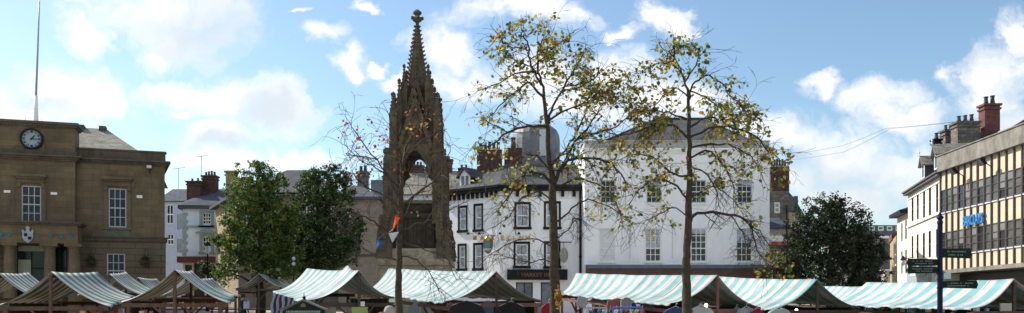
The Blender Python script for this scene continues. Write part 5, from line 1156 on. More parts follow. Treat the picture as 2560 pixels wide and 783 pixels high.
I_limbs = [([(1720,234),(1703,182),(1686,142),(1686,122),(1690,112)],9,3,.2), ([(1703,182),(1673,158),(1625,166),(1600,185)],7,2,-.4), ([(1712,205),(1740,165),(1745,130),(1730,105)],6,2,.4), ([(1722,250),(1733,212),(1764,190),(1799,208),(1829,242),(1855,262)],8,2,-.4),
 ([(1722,320),(1764,294),(1807,299),(1850,290),(1862,260)],8,2,.5), ([(1724,345),(1790,316),(1851,325),(1894,347),(1916,373),(1950,400)],9,3,-.5), ([(1722,345),(1690,320),(1655,310),(1625,316),(1560,338),(1520,330)],9,3,-.6), ([(1722,300),(1680,285),(1634,277),(1582,275),(1540,260)],7,2,.5), ([(1718,240),(1690,222),(1647,251),(1620,290)],6,2,-.3),
 ([(1726,395),(1777,381),(1822,437),(1840,490)],8,2,.4), ([(1727,370),(1800,360),(1860,380),(1890,409),(1910,450)],8,2,-.5), ([(1722,440),(1687,437),(1640,400),(1600,385),(1550,400)],8,2,.5), ([(1722,505),(1690,465),(1648,449),(1600,470),(1570,520)],8,2,-.5), ([(1727,552),(1744,533),(1822,536),(1873,561),(1890,617),(1906,651)],12,3,-.4), ([(1822,536),(1850,570),(1868,620)],5,2,.2),
 ([(1722,500),(1770,470),(1810,480),(1850,520)],6,2,.4), ([(1720,540),(1680,520),(1640,540),(1600,560)],5,2,.3), ([(1720,225),(1755,240),(1790,260),(1800,290)],6,2,.5), ([(1724,420),(1760,430),(1790,470),(1800,520)],6,2,-.4), ([(1873,561),(1900,580),(1925,620),(1940,655)],4,2,-.2)]
I_trunk = [(1718,783,28),(1716,700,26),(1717,640,24),(1720,540,20),(1723,440,16),(1724,400,14),(1723,320,11),(1720,234,9)]
keepI = ell((1700,150,75,75,.8),(1710,260,90,80,.7),(1620,260,60,60,.6),(1640,180,50,40,.5),(1820,250,60,60,.75),(1860,320,80,60,.6),(1720,360,180,60,.6),(1620,380,110,60,.55),(1560,450,90,90,.3),(1700,440,110,70,.45),(1850,400,90,60,.35),(1900,480,60,90,.25),(1650,540,120,70,.08),(1930,660,60,40,.30),(1940,410,40,50,.5))
sparse_tree('autumn_tree', 'autumn tree with yellow and orange leaves before the large white building', 1718, 17.5, I_limbs, I_trunk, wmix(.27,.44,.09,.02,.18), .078, keepI, 23, twig=(.22,.55), nleaf=2500, tw_n=4)
G_limbs = [([(997,606),(956,570),(915,543),(881,539),(850,520)],9,2,-.4), ([(999,524),(965,490),(915,468),(888,441),(870,430)],8,2,.4), ([(1002,500),(973,447),(942,400),(894,339),(871,304)],7,2,-.3), ([(1005,441),(1014,373),(1044,325),(1065,291),(1070,270)],8,2,.3), ([(1004,441),(1000,380),(985,330),(968,280)],6,2,-.4),
 ([(1001,520),(1044,482),(1092,448),(1115,405),(1130,360)],8,2,-.4), ([(998,580),(1050,560),(1092,545),(1126,522),(1165,505)],7,2,.5), ([(998,640),(1044,652),(1080,690),(1100,730)],5,2,-.5), ([(1000,560),(1030,500),(1060,470),(1075,430)],6,2,.5), ([(998,650),(950,640),(910,620),(890,600)],5,2,.3), ([(1000,600),(1050,620),(1110,640),(1140,700)],5,2,-.7), ([(1018,386),(1060,350),(1095,330),(1120,325)],5,2,.4), ([(942,400),(900,390),(865,385)],4,2,.2), ([(998,470),(940,420),(900,400),(860,360)],5,2,.5)]
G_trunk = [(998,783,22),(997,690,19),(998,631,18),(1002,509,15),(1005,441,12),(1014,380,8)]
keepG = ell((910,330,60,50,.34),(960,290,50,40,.1),(1035,290,40,40,.28),(1100,320,50,30,.2),(900,420,60,30,.16),(1000,400,160,150,.02),(1150,410,30,30,.0))
sparse_tree('bare_tree', 'nearly bare tree with a few rust red leaves in front of the dark monument', 998, 17, G_limbs, G_trunk, wmix(.03,.02,.25,.70,0), .06, keepG, 37, twig=(.25,.6), nleaf=150, tw_n=3)

def leafy_tree(name, label, px, D, lobes, trunk_h, mats, n, ls, seed, nar=1.0, tw=.22, spiky=0.0):
    lobes = [(px+(x-px)*nar, y, rx*nar, ry, w) for x, y, rx, ry, w in lobes]
    random.seed(seed); b = P(px,0,D); b.z = gz(D); root = thing(name, label, 'tree', b); S = F/D
    top = max(P(0,l[1],D).z for l in lobes)
    m = MB(); pts = [b+Vector((0,0,-.2)), b+Vector((.03,0,1.5)), b+Vector((-.05,.05,trunk_h)), Vector((b.x+.05,b.y,top*.9))]; m.tube(pts, [tw*1.2,tw,tw*.75,.03], 10)
    for (x, y, rx, ry, w) in lobes:
        c = P(x,y,D+random.uniform(-.6,.6)); st = Vector((b.x,b.y,max(gz(D)+1.2,min(c.z-.8,top*.7)))); m.tube([st, st.lerp(c,.5)+Vector((0,0,.15)), c], [.09,.05,.015], 6)
    m.build('trunk', BARK, root, smooth=True)
    cr = MB(); tot = sum(l[2]*l[3] for l in lobes)
    for (x, y, rx, ry, w) in lobes:
        c = P(x,y,D+w); a, bb = rx/S, ry/S; cnt = int(n*.85*rx*ry/tot/26)
        for _ in range(cnt):
            # clump centre, mostly towards the lobe's surface
            v = Vector((random.gauss(0,1), random.gauss(0,1), random.gauss(0,1))).normalized()*(random.random()**.38)*(random.uniform(1.05,1.35) if random.random() < .10 else 1)
            q = c+Vector((v.x*a, v.y*a*.9, v.z*bb)); s = random.uniform(.09,.24)*(1+spiky*random.random()); mi = random.choice((0,0,0,1,1,2)); ln = Vector((v.x, v.y, abs(v.z)+.4)).normalized()
            for _ in range(26):
                o = Vector((random.gauss(0,s*.55), random.gauss(0,s*.55), random.gauss(0,s*.45)))+ln*random.random()*s*spiky*1.5; leaf4(cr, q+o, ls, mi if random.random() < .8 else random.randint(0,2))
    cr.build('crown', mats, root)
T1 = [(640,420,30,26,0),(650,450,40,35,0),(590,460,24,24,0),(725,560,40,60,.4),(720,640,45,60,.3),(540,600,22,20,0),(560,680,36,30,.2),(615,480,55,55,-.4),(675,470,50,50,.3),(640,530,80,65,0),(600,560,48,60,-.3),(690,550,45,60,.3),(640,610,85,60,0),(590,640,50,50,-.5),(665,660,60,45,.2),(570,585,28,45,0),(690,640,40,50,0)]
leafy_tree('lime_tree', 'bright green leafy tree beside the tan stone corner, left of its neighbour', 650, 44, T1, 2.4, [LEAF_G, LEAF_D2, LEAF_O], 33000, .13, 5, nar=.97)
T2 = [(830,425,26,22,0),(790,440,26,22,0),(860,450,22,24,.2),(735,580,30,50,.5),(900,560,20,30,0),(700,600,30,50,.8),(790,470,55,50,-.3),(850,480,40,50,.3),(770,540,62,60,0),(840,550,58,65,.2),(760,610,70,60,-.2),(840,630,58,55,.3),(880,610,28,55,0),(740,660,50,40,0),(800,660,60,45,0)]
leafy_tree('lime_tree', 'darker green leafy tree just left of the bare tree and monument', 795, 46, T2, 2.4, [LEAF_D2, LEAF_D, LEAF_G], 33000, .13, 6, nar=.97)
T3 = [(2075,520,45,35,0),(2040,560,65,55,-.4),(2110,560,65,55,.3),(2075,600,105,75,0),(2005,630,58,65,-.6),(2140,630,62,60,.5),(2075,680,125,50,0),(2180,640,35,38,0),(1985,690,45,45,0),(2165,700,50,40,0)]
leafy_tree('evergreen_tree', 'broad dark evergreen tree at the right in front of the grey block', 2078, 52, T3, 2.2, [YEW, YEW, YEW2], 44000, .14, 7, spiky=.5, tw=.3)

# ------------------------------------------------------------------ market stalls
WHITE_C, TEAL_C = (0.545,0.515,0.505), (0.20,0.375,0.375)
stall_no = [0]
def stall(label, N_, F_, NL, NR, FL, FR, period=.55, tint=TEAL_C, seed=0, wood=WOOD, post=None, bump=0, transl=.12, frac=.5, sag=.16, stripe_off=0.0, white=WHITE_C, waves=.03):
    random.seed(seed+99); stall_no[0] += 1
    n, f, nl, nr, fl, fr = [P(*q) for q in (N_, F_, NL, NR, FL, FR)]
    g0 = gz(n.y); ctr = (n+f)/2; root = thing('market_stall', label, 'market stall', (ctr.x, ctr.y, gz(ctr.y)), 'striped market stalls')
    ax = (n-f).length; na, nb = 56, 15; mb = MB(); uvs = []
    for i in range(na+1):
        a = i/na
        rd = f.lerp(n, a); l = fl.lerp(nl, a); r = fr.lerp(nr, a)
        rd = rd+Vector((0,0,-.035*math.sin(math.pi*a)-.02*noise.noise(Vector((a*ax*.9,seed,9)))+bump*math.exp(-((a-.80)/.06)**2)))
        sc = .03*max(0,noise.noise(Vector((a*ax*1.1, seed*2.3, 4))))+.02*noise.noise(Vector((a*ax*4, seed, 1)))
        for j in range(-nb, nb+1):
            t = abs(j)/nb; e = (l if j < 0 else r); p = rd.lerp(e, t); p = p.copy()
            p.z -= sag*4*t*(1-t)*(1+.35*noise.noise(Vector((a*ax*.8, seed*3.1+(1 if j > 0 else 0), 0))))
            p.z += waves*t*noise.noise(Vector((a*ax*2.3, seed*1.7, t*.8)))*1.6 + waves*.7*noise.noise(Vector((a*ax*6.0+t*1.2, seed, 5)))*min(1,t*3)
            if t == 1: p.z -= .0
            p.z += sc*t**3*1.0 - .03*t**3
            mb.v.append(p); uvs.append((a*ax+stripe_off, t*(e-rd).length))
        if True:
            pass
    w = 2*nb+1
    for i in range(na):
        for j in range(w-1): mb.f.append((i*w+j, (i+1)*w+j, (i+1)*w+j+1, i*w+j+1)); mb.mi.append(0)
    # short turned-down valance at both eaves
    for side in (0, w-1):
        base = len(mb.v)
        for i in range(na+1):
            p = mb.v[i*w+side].copy(); o = (p-mb.v[i*w+nb]); o.z = 0; o.normalize(); p += o*.02+Vector((0,0,-.045-.03*noise.noise(Vector((i*.5,seed,2))))); mb.v.append(p); uvs.append((uvs[i*w+side][0], uvs[i*w+side][1]+.1))
        for i in range(na):
            q = (i*w+side, base+i, base+i+1, (i+1)*w+side); mb.f.append(q if side == 0 else q[::-1]); mb.mi.append(0)
    cm = canvas('striped_canvas_%d' % stall_no[0], white, tint, period, frac, transl, seed*.37)
    c = mb.build('canopy', cm, root, smooth=True, uvs=uvs)
    sol = c.modifiers.new('thickness', 'SOLIDIFY'); sol.thickness = .006; sol.offset = -1
    # timber frame: ridge pole, eave rails, gable ties, corner posts
    dn = Vector((0,0,-.12)); post = post or wood
    m = MB(); m.bar(n+dn+(n-f).normalized()*.05, f+dn, .06, .08); m.build('ridge_pole', wood, root)
    ins = lambda e, rdg, t=.86: rdg.lerp(e, t)
    for a_, b_ in ((nl, fl), (nr, fr)):
        m = MB(); m.bar(ins(a_, n)+dn*2.6, ins(b_, f)+dn*2.6, .05, .09); m.build('eave_rail', wood, root)
    for rdg, a_, b_ in ((n, nl, nr), (f, fl, fr)):
        m = MB(); pa, pb = ins(a_, rdg, .97)+Vector((0,0,-.10)), ins(b_, rdg, .97)+Vector((0,0,-.10)); zt = min(pa.z, pb.z)-.02; pa.z = pb.z = zt; m.bar(pa, pb, .05, .10); m.build('tie_beam', wood, root)
        m = MB(); base = Vector((rdg.x, rdg.y, gz(rdg.y))); m.bar(base, rdg+dn, .065, .065); m.build('centre_post', post, root)
        for e in (a_, b_):
            q = ins(e, rdg, .84); m = MB(); m.bar(Vector((q.x,q.y,gz(q.y))), Vector((q.x,q.y,zt)), .075); m.build('post', wood, root)
            m = MB(); v = rdg.lerp(e, .42); m.bar(Vector((rdg.x,rdg.y,zt-.5)), Vector((v.x,v.y,zt)), .045); m.build('brace', wood, root)
    # trestle table top
    m = MB(); tl, tr_, bl, br = ins(nl,n,.8), ins(nr,n,.8), ins(fl,f,.8), ins(fr,f,.8); h = gz(ctr.y)+.92
    q = [Vector((v.x,v.y,h)) for v in (tl,tr_,br,bl)]; m.hexa(q+[v+Vector((0,0,.05)) for v in q]); m.build('table_top', wood, root)
    return dict(n=n,f=f,nl=nl,nr=nr,fl=fl,fr=fr,root=root)
GRN = (0.10,0.30,0.26)
LT = dict(period=.58, white=(0.64,0.60,0.56), transl=.20, tint=(0.10,0.235,0.22), sag=.13)
s1 = stall('green and white striped stall cut off by the left edge of the view', (-4,681,25),(72,682,29),(-110,746,24.6),(108,746,25.4),(-30,742,28.6),(168,736,29.4), seed=1, **LT)
s2 = stall('green and white striped stall in front of the town hall portico', (127,679,22),(243,680,26),(-4,758,21.7),(276,762,22.4),(140,750,25.8),(340,738,26.3), seed=2, **LT)
s3 = stall('green and white striped stall left of the small far stall, ridge facing the camera', (437,673,22),(478,676,25),(300,752,21.7),(573,754,22.4),(385,742,24.8),(584,738,25.3), seed=3, **LT)
s2b = stall('striped stall seen in the dip between the two nearest left stalls', (272,684,32),(315,679,36),(190,737,31.7),(358,737,32.3),(240,730,35.7),(398,728,36.3), seed=4, **LT)
s2c = stall('partly hidden low stall peeping out behind the left stalls', (345,693,38),(392,697,43),(282,735,37.7),(415,738,38.3),(330,732,42.7),(450,732,43.3), seed=5, **LT)
s3b = stall('striped stall whose slope shows behind the right edge of the middle left stall', (478,695,30),(530,695,34),(395,738,29.7),(562,740,30.3),(450,735,33.7),(600,736,34.3), seed=6, **LT)
s4 = stall('small distant green striped stall below the green leafy trees', (647,683,42),(702,693,47),(588,719,41.6),(706,716,42.4),(655,722,46.6),(757,722,47.4), seed=7, wood=WOOD_D, **LT)
RT = dict(period=.56, tint=(0.225,0.415,0.42))
s5 = stall('striped stall with a peaked ridge behind the green notice board', (898,676,22),(767,671,26),(757,752,21.4),(986,743,22.6),(683,726,25.5),(890,730,26.5), seed=8, bump=.14, wood=WOOD_D, period=.52, tint=(0.21,0.385,0.385))
s6 = stall('long turquoise striped stall in front of the monument and white pub', (1241,678,22),(972,671,29),(1113,752,21.3),(1358,750,22.7),(905,728,28.4),(1065,732,29.6), seed=9, wood=WOOD_P, post=WOOD_D, period=.50, tint=(0.22,0.40,0.40))
s7 = stall('long turquoise striped stall between the two autumn trees', (1794,687,22),(1440,683,29),(1676,758,21.2),(1902,768,22.9),(1398,731,28.4),(1555,735,29.6), seed=10, wood=WOOD_P, **RT)
s8 = stall('turquoise striped stall in front of the dark evergreen tree', (2043,698,23),(1797,691,28),(1934,771,22.3),(2148,767,23.8),(1742,742,27.5),(1895,740,28.5), seed=11, wood=WOOD_D, **RT)
s9 = stall('broad turquoise striped stall at the right behind the fingerpost', (2535,697,20),(2166,706,28),(2428,769,19.4),(2700,772,20.8),(2060,757,27.6),(2292,755,28.4), seed=12, wood=WOOD_D, period=.78, tint=(0.22,0.43,0.445), stripe_off=.2)
s9b = stall('farther turquoise striped stall half hidden below the dark evergreen tree', (2205,715,31),(2048,714,36),(2120,757,30.6),(2292,757,31.4),(1990,750,35.6),(2130,752,36.4), seed=13, wood=WOOD_D, **RT)

# ------------------------------------------------------------------ goods on the stalls
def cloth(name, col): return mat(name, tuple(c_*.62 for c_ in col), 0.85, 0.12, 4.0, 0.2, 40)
def shirt(px, py, D, col, nm, label, w=.50, h=.62, ang=0.0, cat='shirt', hanger=True, sleeves=True, group='clothes hung for sale'):
    """garment on a hanger: py is the collar"""
    q = P(px, py, D); root = thing('hanging_shirt' if cat == 'shirt' else 'hanging_'+cat.replace(' ','_'), label, cat, q, group); m = MB()
    prof = [(-.12,0),(-.5,-.16),(-.68,-.48),(-.52,-.56),(-.45,-.4),(-.46,-1.15),(.46,-1.15),(.45,-.4),(.52,-.56),(.68,-.48),(.5,-.16),(.12,0),(0,-.05)] if sleeves else [(-.12,0),(-.46,-.14),(-.5,-.5),(-.48,-1.4),(.48,-1.4),(.5,-.5),(.46,-.14),(.12,0),(0,-.05)]
    t = Vector((math.cos(ang), math.sin(ang), 0)); nn = Vector((-t.y, t.x, 0)); random.seed(px)
    fr_ = []; bk = []
    for (a, b) in prof:
        wv = .03*math.sin(a*9+px); fr_.append(q+t*a*w+Vector((0,0,b*h))-nn*(.05+wv)); bk.append(q+t*a*w+Vector((0,0,b*h))+nn*(.05-wv))
    bm = bmesh.new(); vf = [bm.verts.new(v) for v in fr_]; vb = [bm.verts.new(v) for v in bk]; n = len(prof)
    f1 = bm.faces.new(vf); f2 = bm.faces.new(vb[::-1])
    for i in range(n): bm.faces.new((vf[i], vb[i], vb[(i+1)%n], vf[(i+1)%n]))
    bmesh.ops.triangulate(bm, faces=[f1,f2]); bm.verts.index_update()
    m.v = [v.co.copy() for v in bm.verts]; m.f = [tuple(v.index for v in f.verts) for f in bm.faces]; m.mi = [0]*len(m.f); bm.free()
    m.build('fabric', cloth(nm, col), root, bevel=.02)
    if hanger:
        k = MB(); k.tube([q-t*w*.45+Vector((0,0,-.12*h)), q+Vector((0,0,.02)), q+t*w*.45+Vector((0,0,-.12*h))], .008, 4); k.tube([q+Vector((0,0,.02)), q+Vector((0,0,.07)), q+t*.03+Vector((0,0,.10)), q+t*.05+Vector((0,0,.07))], .006, 4); k.build('hanger', METAL, root)
    return root
shirt(1690,768,20.8,(0.03,0.07,0.22),'blue_shirt_cloth','dark blue shirt with a pale edge hanging at the left end of the middle stall', w=.55)
shirt(1752,765,21.6,(0.62,0.62,0.62),'white_shirt_cloth','white shirt on a hanger beside the lit bulb', w=.56)
shirt(1866,768,22.4,(0.50,0.52,0.58),'grey_shirt_cloth','pale grey shirt hanging at the right end of the middle stall', w=.5)
shirt(1893,771,22.2,(0.45,0.02,0.05),'crimson_shirt_cloth','small crimson top hanging beside the pale grey shirt', w=.3)
shirt(1842,769,22.8,(0.55,0.58,0.66),'pale_blue_shirt_cloth','small pale blue top tucked behind the right stall post', w=.3)
shirt(1820,757,24,(0.10,0.13,0.09),'dark_green_cloth','dark green coat hanging in the shade of the middle stall', w=.6, h=.9, cat='coat', sleeves=False)
shirt(1948,770,21.5,(0.50,0.51,0.48),'pale_jacket_cloth','pale grey jacket hanging under the corner of the stall by the evergreen', w=.6, ang=.3, cat='jacket')
shirt(1166,753,21.0,(0.012,0.012,0.014),'black_jacket_cloth','black jacket hanging left of the striped scarf', w=.75, h=.8, cat='jacket')
shirt(1278,755,21.5,(0.014,0.013,0.015),'black_jacket_cloth','black jacket hanging right of the stall centre post', w=.62, h=.8, cat='jacket')
shirt(1218,752,22.5,(0.20,0.27,0.42),'blue_striped_cloth','blue and white striped shawl between two black jackets', w=.36, h=.8, cat='shawl', sleeves=False)
shirt(1371,758,20.5,(0.30,0.008,0.012),'red_coat_cloth','bright red coat hanging beside the autumn tree trunk', w=.36, h=.8, cat='coat', sleeves=False)
shirt(1330,754,23.5,(0.55,0.56,0.60),'white_sheet_cloth','white sheet hanging at the right end of the long stall', w=.55, h=.9, cat='sheet', sleeves=False, hanger=False)
shirt(1566,744,22.6,(0.40,0.38,0.34),'grey_top_cloth','beige strappy top hanging on the blue rail', w=.30, h=.5, cat='vest top', sleeves=False)
shirt(1583,756,22.4,(0.02,0.06,0.20),'navy_cloth','navy top in the middle of the blue rail', w=.16, h=.5, cat='vest top', sleeves=False)
shirt(1552,745,22.8,(0.42,0.13,0.13),'dusty_pink_cloth','dusty pink cloth hung as a backdrop under the middle stall canopy', w=.75, h=.55, cat='cloth', sleeves=False, hanger=False)
shirt(1680,751,24.5,(0.10,0.006,0.01),'maroon_cloth','large maroon cloth hung at the back of the middle stall', w=1.0, h=.7, cat='cloth', sleeves=False, hanger=False)
for k, (x, c, nm, ds) in enumerate(((1470,(0.30,0.33,0.38),'grey','grey'),(1484,(0.10,0.012,0.02),'wine','wine red'),(1498,(0.06,0.14,0.30),'denim','denim blue'),(1512,(0.55,0.5,0.4),'sand','sand coloured'),(1526,(0.05,0.05,0.06),'charcoal','charcoal'),(1541,(0.6,0.6,0.62),'offwhite','off white'),(1592,(0.55,0.42,0.2),'ochre','ochre'),(1606,(0.5,0.07,0.03),'scarlet','scarlet'),(1553,(0.25,0.22,0.34),'lilac','lilac'),(1567,(0.28,0.01,0.02),'deepred','deep red'),(1577,(0.5,0.56,0.45),'sage','pale sage'))):
    shirt(x, 774, 21.6, c, nm+'_rail_cloth', '%s garment on the clothes rails in the middle stall' % ds, w=.22, h=.6, ang=1.1)
def rail(px0, px1, py, D, m_, label):
    a, b = P(px0,py,D), P(px1,py,D); root = thing('clothes_rail', label, 'clothes rail', ((a.x+b.x)/2, a.y, 0)); m = MB(); m.tube([a,b], .022, 8); m.build('bar', m_, root)
    for q in (a,b): m = MB(); m.tube([q, (q.x,q.y,0)], .018, 6); m.tube([(q.x,q.y-.3,.02),(q.x,q.y+.3,.02)], .018, 6); m.build('leg', m_, root)
rail(1458,1516,770,21.5, METAL, 'plain metal clothes rail under the left end of the middle stall'); rail(1533,1604,769,21.4, mat('blue_rail_paint', (0.06,0.14,0.42), 0.4, 0.1), 'blue painted clothes rail in the middle stall')
# cards, boards, bags
def board(name, label, px0, py0, px1, py1, D, m_, tilt=0, th=.03, cat='sign', post=True, yaw=0.0):
    a = P((px0+px1)/2, (py0+py1)/2, D); w = (px1-px0)*D/F; h = (py1-py0)*D/F; root = thing(name, label, cat, a); c, s = math.cos(tilt), math.sin(tilt); t = Vector((math.cos(yaw), math.sin(yaw), 0)); n = Vector((t.y,-t.x,0)); m = MB(); pts = []
    for e in (th/2, -th/2):
        for x, z in ((-w/2,-h/2),(w/2,-h/2),(w/2,h/2),(-w/2,h/2)): pts.append(a+t*(x*c-z*s)+Vector((0,0,x*s+z*c))+n*e)
    m.hexa(pts); m.build('panel', m_, root, bevel=.006)
    if post: m = MB(); m.bar((a.x,a.y+.04,gz(D)), a+Vector((0,.04,0)), .03); m.build('stake', WOOD_D, root)
    return root
board('price_board','tilted mauve grey board with orange edge near the autumn tree trunk',1443,742,1468,768,21,mat('mauve_board', (0.25,0.24,0.28), 0.6, 0.1),tilt=-.28,cat='board')
board('price_card','pale green price card hanging at the right end of the notice board stall',973,747,988,756,21.5,mat('pale_green_card', (0.50,0.58,0.50), 0.6, 0.1),cat='card')
board('price_card','white price card with green blot on the dark stall wall',901,754,912,766,22,mat('white_card', (0.62,0.60,0.55), 0.6, 0.1),cat='card')
board('shopping_bag','yellow green bag hanging in the stall behind the notice board',881,768,919,790,20.5,mat('lime_bag', (0.20,0.26,0.07), 0.6, 0.1),th=.12,cat='bag')
board('cloth_sheet','beige cloth hung under the stall just right of the notice board',800,757,840,800,21.8,cloth('beige_cloth',(0.28,0.25,0.17)),th=.03,cat='cloth')
board('flyer','small white ticket with red mark in the far right stall',2500,758,2530,790,20.2,mat('cream_card_red', (0.60,0.55,0.45), 0.7, 0.1),th=.05,cat='paper')
for k, (x, c) in enumerate(((1456,(0.6,0.6,0.6)),)): pass
m = MB(); random.seed(9)
# pointed grey cloth on the long stall
q = P(1040,748,20.6); m = MB(); m.hull([q, q+Vector((-.28,.05,-.42)), q+Vector((.10,.05,-.45)), q+Vector((0,.12,-.02)), q+Vector((-.2,.2,-.42)), q+Vector((.1,.2,-.45))]); tag(m.build('folded_umbrella', cloth('slate_blue_cloth',(0.14,0.19,0.24))), 'slate blue folded umbrella point under the long stall near the bare tree', 'umbrella')
# striped fabrics hanging in the stall by the notice board
for k in range(11):
    x = 686+k*6.2; q0 = P(x, 733+k*1.6, 23.4-k*.12); c = [(0.45,0.50,0.60),(0.02,0.03,0.10),(0.40,0.38,0.42),(0.10,0.02,0.03)][k % 4]
    m = MB(); pts = []
    for j in range(7): pts.append(q0+Vector((.02*math.sin(j*1.3+k)-.012*j,0,-.09*j)))
    for j in range(6): 
        a, b = pts[j], pts[j+1]; m.hexa([a+Vector((-.035,-.02,0)), a+Vector((.035,-.02,0)), a+Vector((.035,.02,0)), a+Vector((-.035,.02,0)), b+Vector((-.04,-.02,0)), b+Vector((.04,-.02,0)), b+Vector((.04,.02,0)), b+Vector((-.04,.02,0))])
    tag(m.build('hanging_scarf', cloth('scarf_cloth_%d' % (k % 4), c)), '%s scarf in the row at the left end of the peaked stall' % ('pale blue','navy','grey','wine')[k % 4], 'scarf', 'scarves hanging at the peaked stall '+('pale blue','navy','grey','wine')[k % 4])
# bulbs
for x, y, D, lb in ((1765,764,22,'lit round bulb under the tie beam of the middle stall'),(1991,777,23,'lit round bulb under the stall by the evergreen tree')):
    q = P(x,y,D); bl = thing('light_bulb', lb, 'light bulb', q); m = MB(); m.lathe(q, [(.005,-.045),(.03,-.036),(.045,0),(.03,.036),(.012,.05)], 12); m.build('globe', mat('lit_bulb', (1,.9,.7), 0.3, 0, emit=((1.0,.86,.6), 6.0)), bl, smooth=True); m = MB(); m.lathe(q+Vector((0,0,.05)), [(.014,0),(.014,.05)], 8); m.tube([q+Vector((0,0,.1)), q+Vector((0,0,.24))], .004, 4); m.build('socket', BLACK_P, bl)
# dark curtains at the back of the stalls (the real stalls are closed off with cloth and racks)
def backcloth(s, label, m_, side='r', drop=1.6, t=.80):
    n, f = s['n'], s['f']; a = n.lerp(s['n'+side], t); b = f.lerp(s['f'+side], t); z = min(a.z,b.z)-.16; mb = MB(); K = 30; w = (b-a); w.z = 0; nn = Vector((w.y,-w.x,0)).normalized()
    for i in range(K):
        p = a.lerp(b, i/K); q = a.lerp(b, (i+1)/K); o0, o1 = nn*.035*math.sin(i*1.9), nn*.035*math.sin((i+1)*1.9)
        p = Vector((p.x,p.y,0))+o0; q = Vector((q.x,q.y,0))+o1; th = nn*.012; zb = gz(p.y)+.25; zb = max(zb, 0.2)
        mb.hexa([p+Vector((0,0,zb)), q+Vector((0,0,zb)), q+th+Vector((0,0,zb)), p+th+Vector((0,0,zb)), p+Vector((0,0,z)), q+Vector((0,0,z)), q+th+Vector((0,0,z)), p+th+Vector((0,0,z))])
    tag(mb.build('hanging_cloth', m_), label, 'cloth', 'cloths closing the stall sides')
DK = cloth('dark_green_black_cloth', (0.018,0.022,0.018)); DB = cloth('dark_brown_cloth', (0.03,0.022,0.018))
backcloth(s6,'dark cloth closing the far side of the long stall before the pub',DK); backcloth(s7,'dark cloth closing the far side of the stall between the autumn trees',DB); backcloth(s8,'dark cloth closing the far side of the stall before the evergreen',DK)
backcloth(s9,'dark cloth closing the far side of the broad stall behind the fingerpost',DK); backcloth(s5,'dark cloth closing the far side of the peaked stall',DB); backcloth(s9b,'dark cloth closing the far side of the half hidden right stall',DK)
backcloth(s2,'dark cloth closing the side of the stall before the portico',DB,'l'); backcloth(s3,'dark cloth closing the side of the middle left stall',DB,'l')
# small goods on shelves: boxes and jars showing as bright dots
random.seed(77)
def goods(s, n, label, cols, nm='packet', side='l', y0=1.46, y1=1.60):
    for k in range(n):
        t = (k+.5)/n; p = s['f'].lerp(s['n'], t); e = s['f'+side].lerp(s['n'+side], t); q = p.lerp(e, random.uniform(.45,.75)); z = random.uniform(y0, y1)
        c = cols[k % len(cols)]; m = MB(); sz = random.uniform(.05,.10); m.cbox((q.x,q.y,z), sz*1.3, sz, sz*random.uniform(1,2), random.random()); m.tube([(q.x,q.y,z+sz*.6),(q.x,q.y,z+sz*.6+.08)], .004, 3)
        tag(m.build('hanging_'+nm, mat(nm+'_%s' % (k % len(cols)), c, 0.5, 0.1), bevel=.01), label % ('white','sky blue','orange','cream')[k % len(cols)], nm, label.replace('%s ','')+' '+('white','sky blue','orange','cream')[k % len(cols)])
gc = [(0.6,0.6,0.62),(0.15,0.3,0.5),(0.5,0.15,0.04),(0.55,0.45,0.28)]
goods(s9,22,'small %s packet hanging in the broad right stall',gc); goods(s8,8,'small %s packet hanging in the stall before the evergreen',gc); goods(s2,8,'small %s packet hanging in the stall before the portico',gc,side='r'); goods(s3,8,'small %s packet hanging in the middle left stall',gc)

# ------------------------------------------------------------------ bunting flags on the bare tree
for (pts, c, nm, lb) in (([(988,541),(1000,545),(981,577)],(0.85,0.12,0.01),'orange','bright orange cloth flag caught on the bare tree'), ([(971,583),(997,580),(981,607)],(0.55,0.57,0.60),'grey_white','grey white cloth flag hanging below the orange one'), ([(944,600),(963,606),(938,626)],(0.03,0.12,0.35),'blue','blue cloth flag left of the bare tree trunk')):
    m = MB(); q = [P(x,y,16.9) for x, y in pts]; cen = sum(q, Vector())/3; o = Vector((0,.02,0)); mid = [(q[i]+q[(i+1)%3])/2+Vector((0,-.02,0)) for i in range(3)]; m.hull(q+[v+o for v in q]+[cen+Vector((.01,-.05,0))])
    m.tube([q[0], q[0]+Vector((.12,.05,.12))], .004, 3); tag(m.build('cloth_flag', mat(nm+'_flag', c, 0.8, 0.1, transl=.3)), lb, 'flag', 'flags on the bare tree')
# withered leaf cluster and trunk tag on the tall autumn tree
m = MB(); random.seed(3)
for k in range(70): leaf(m, P(1397+random.gauss(0,5), 748+random.gauss(0,14), 17.7), .07, random.choice((0,0,1)))
m.tube([P(1392,725,17.85), P(1399,765,17.7)], .01, 4); tag(m.build('withered_shoot', [LEAF_OR, LEAF_Y]), 'shoot of withered orange leaves on the tall autumn tree trunk', 'plant')

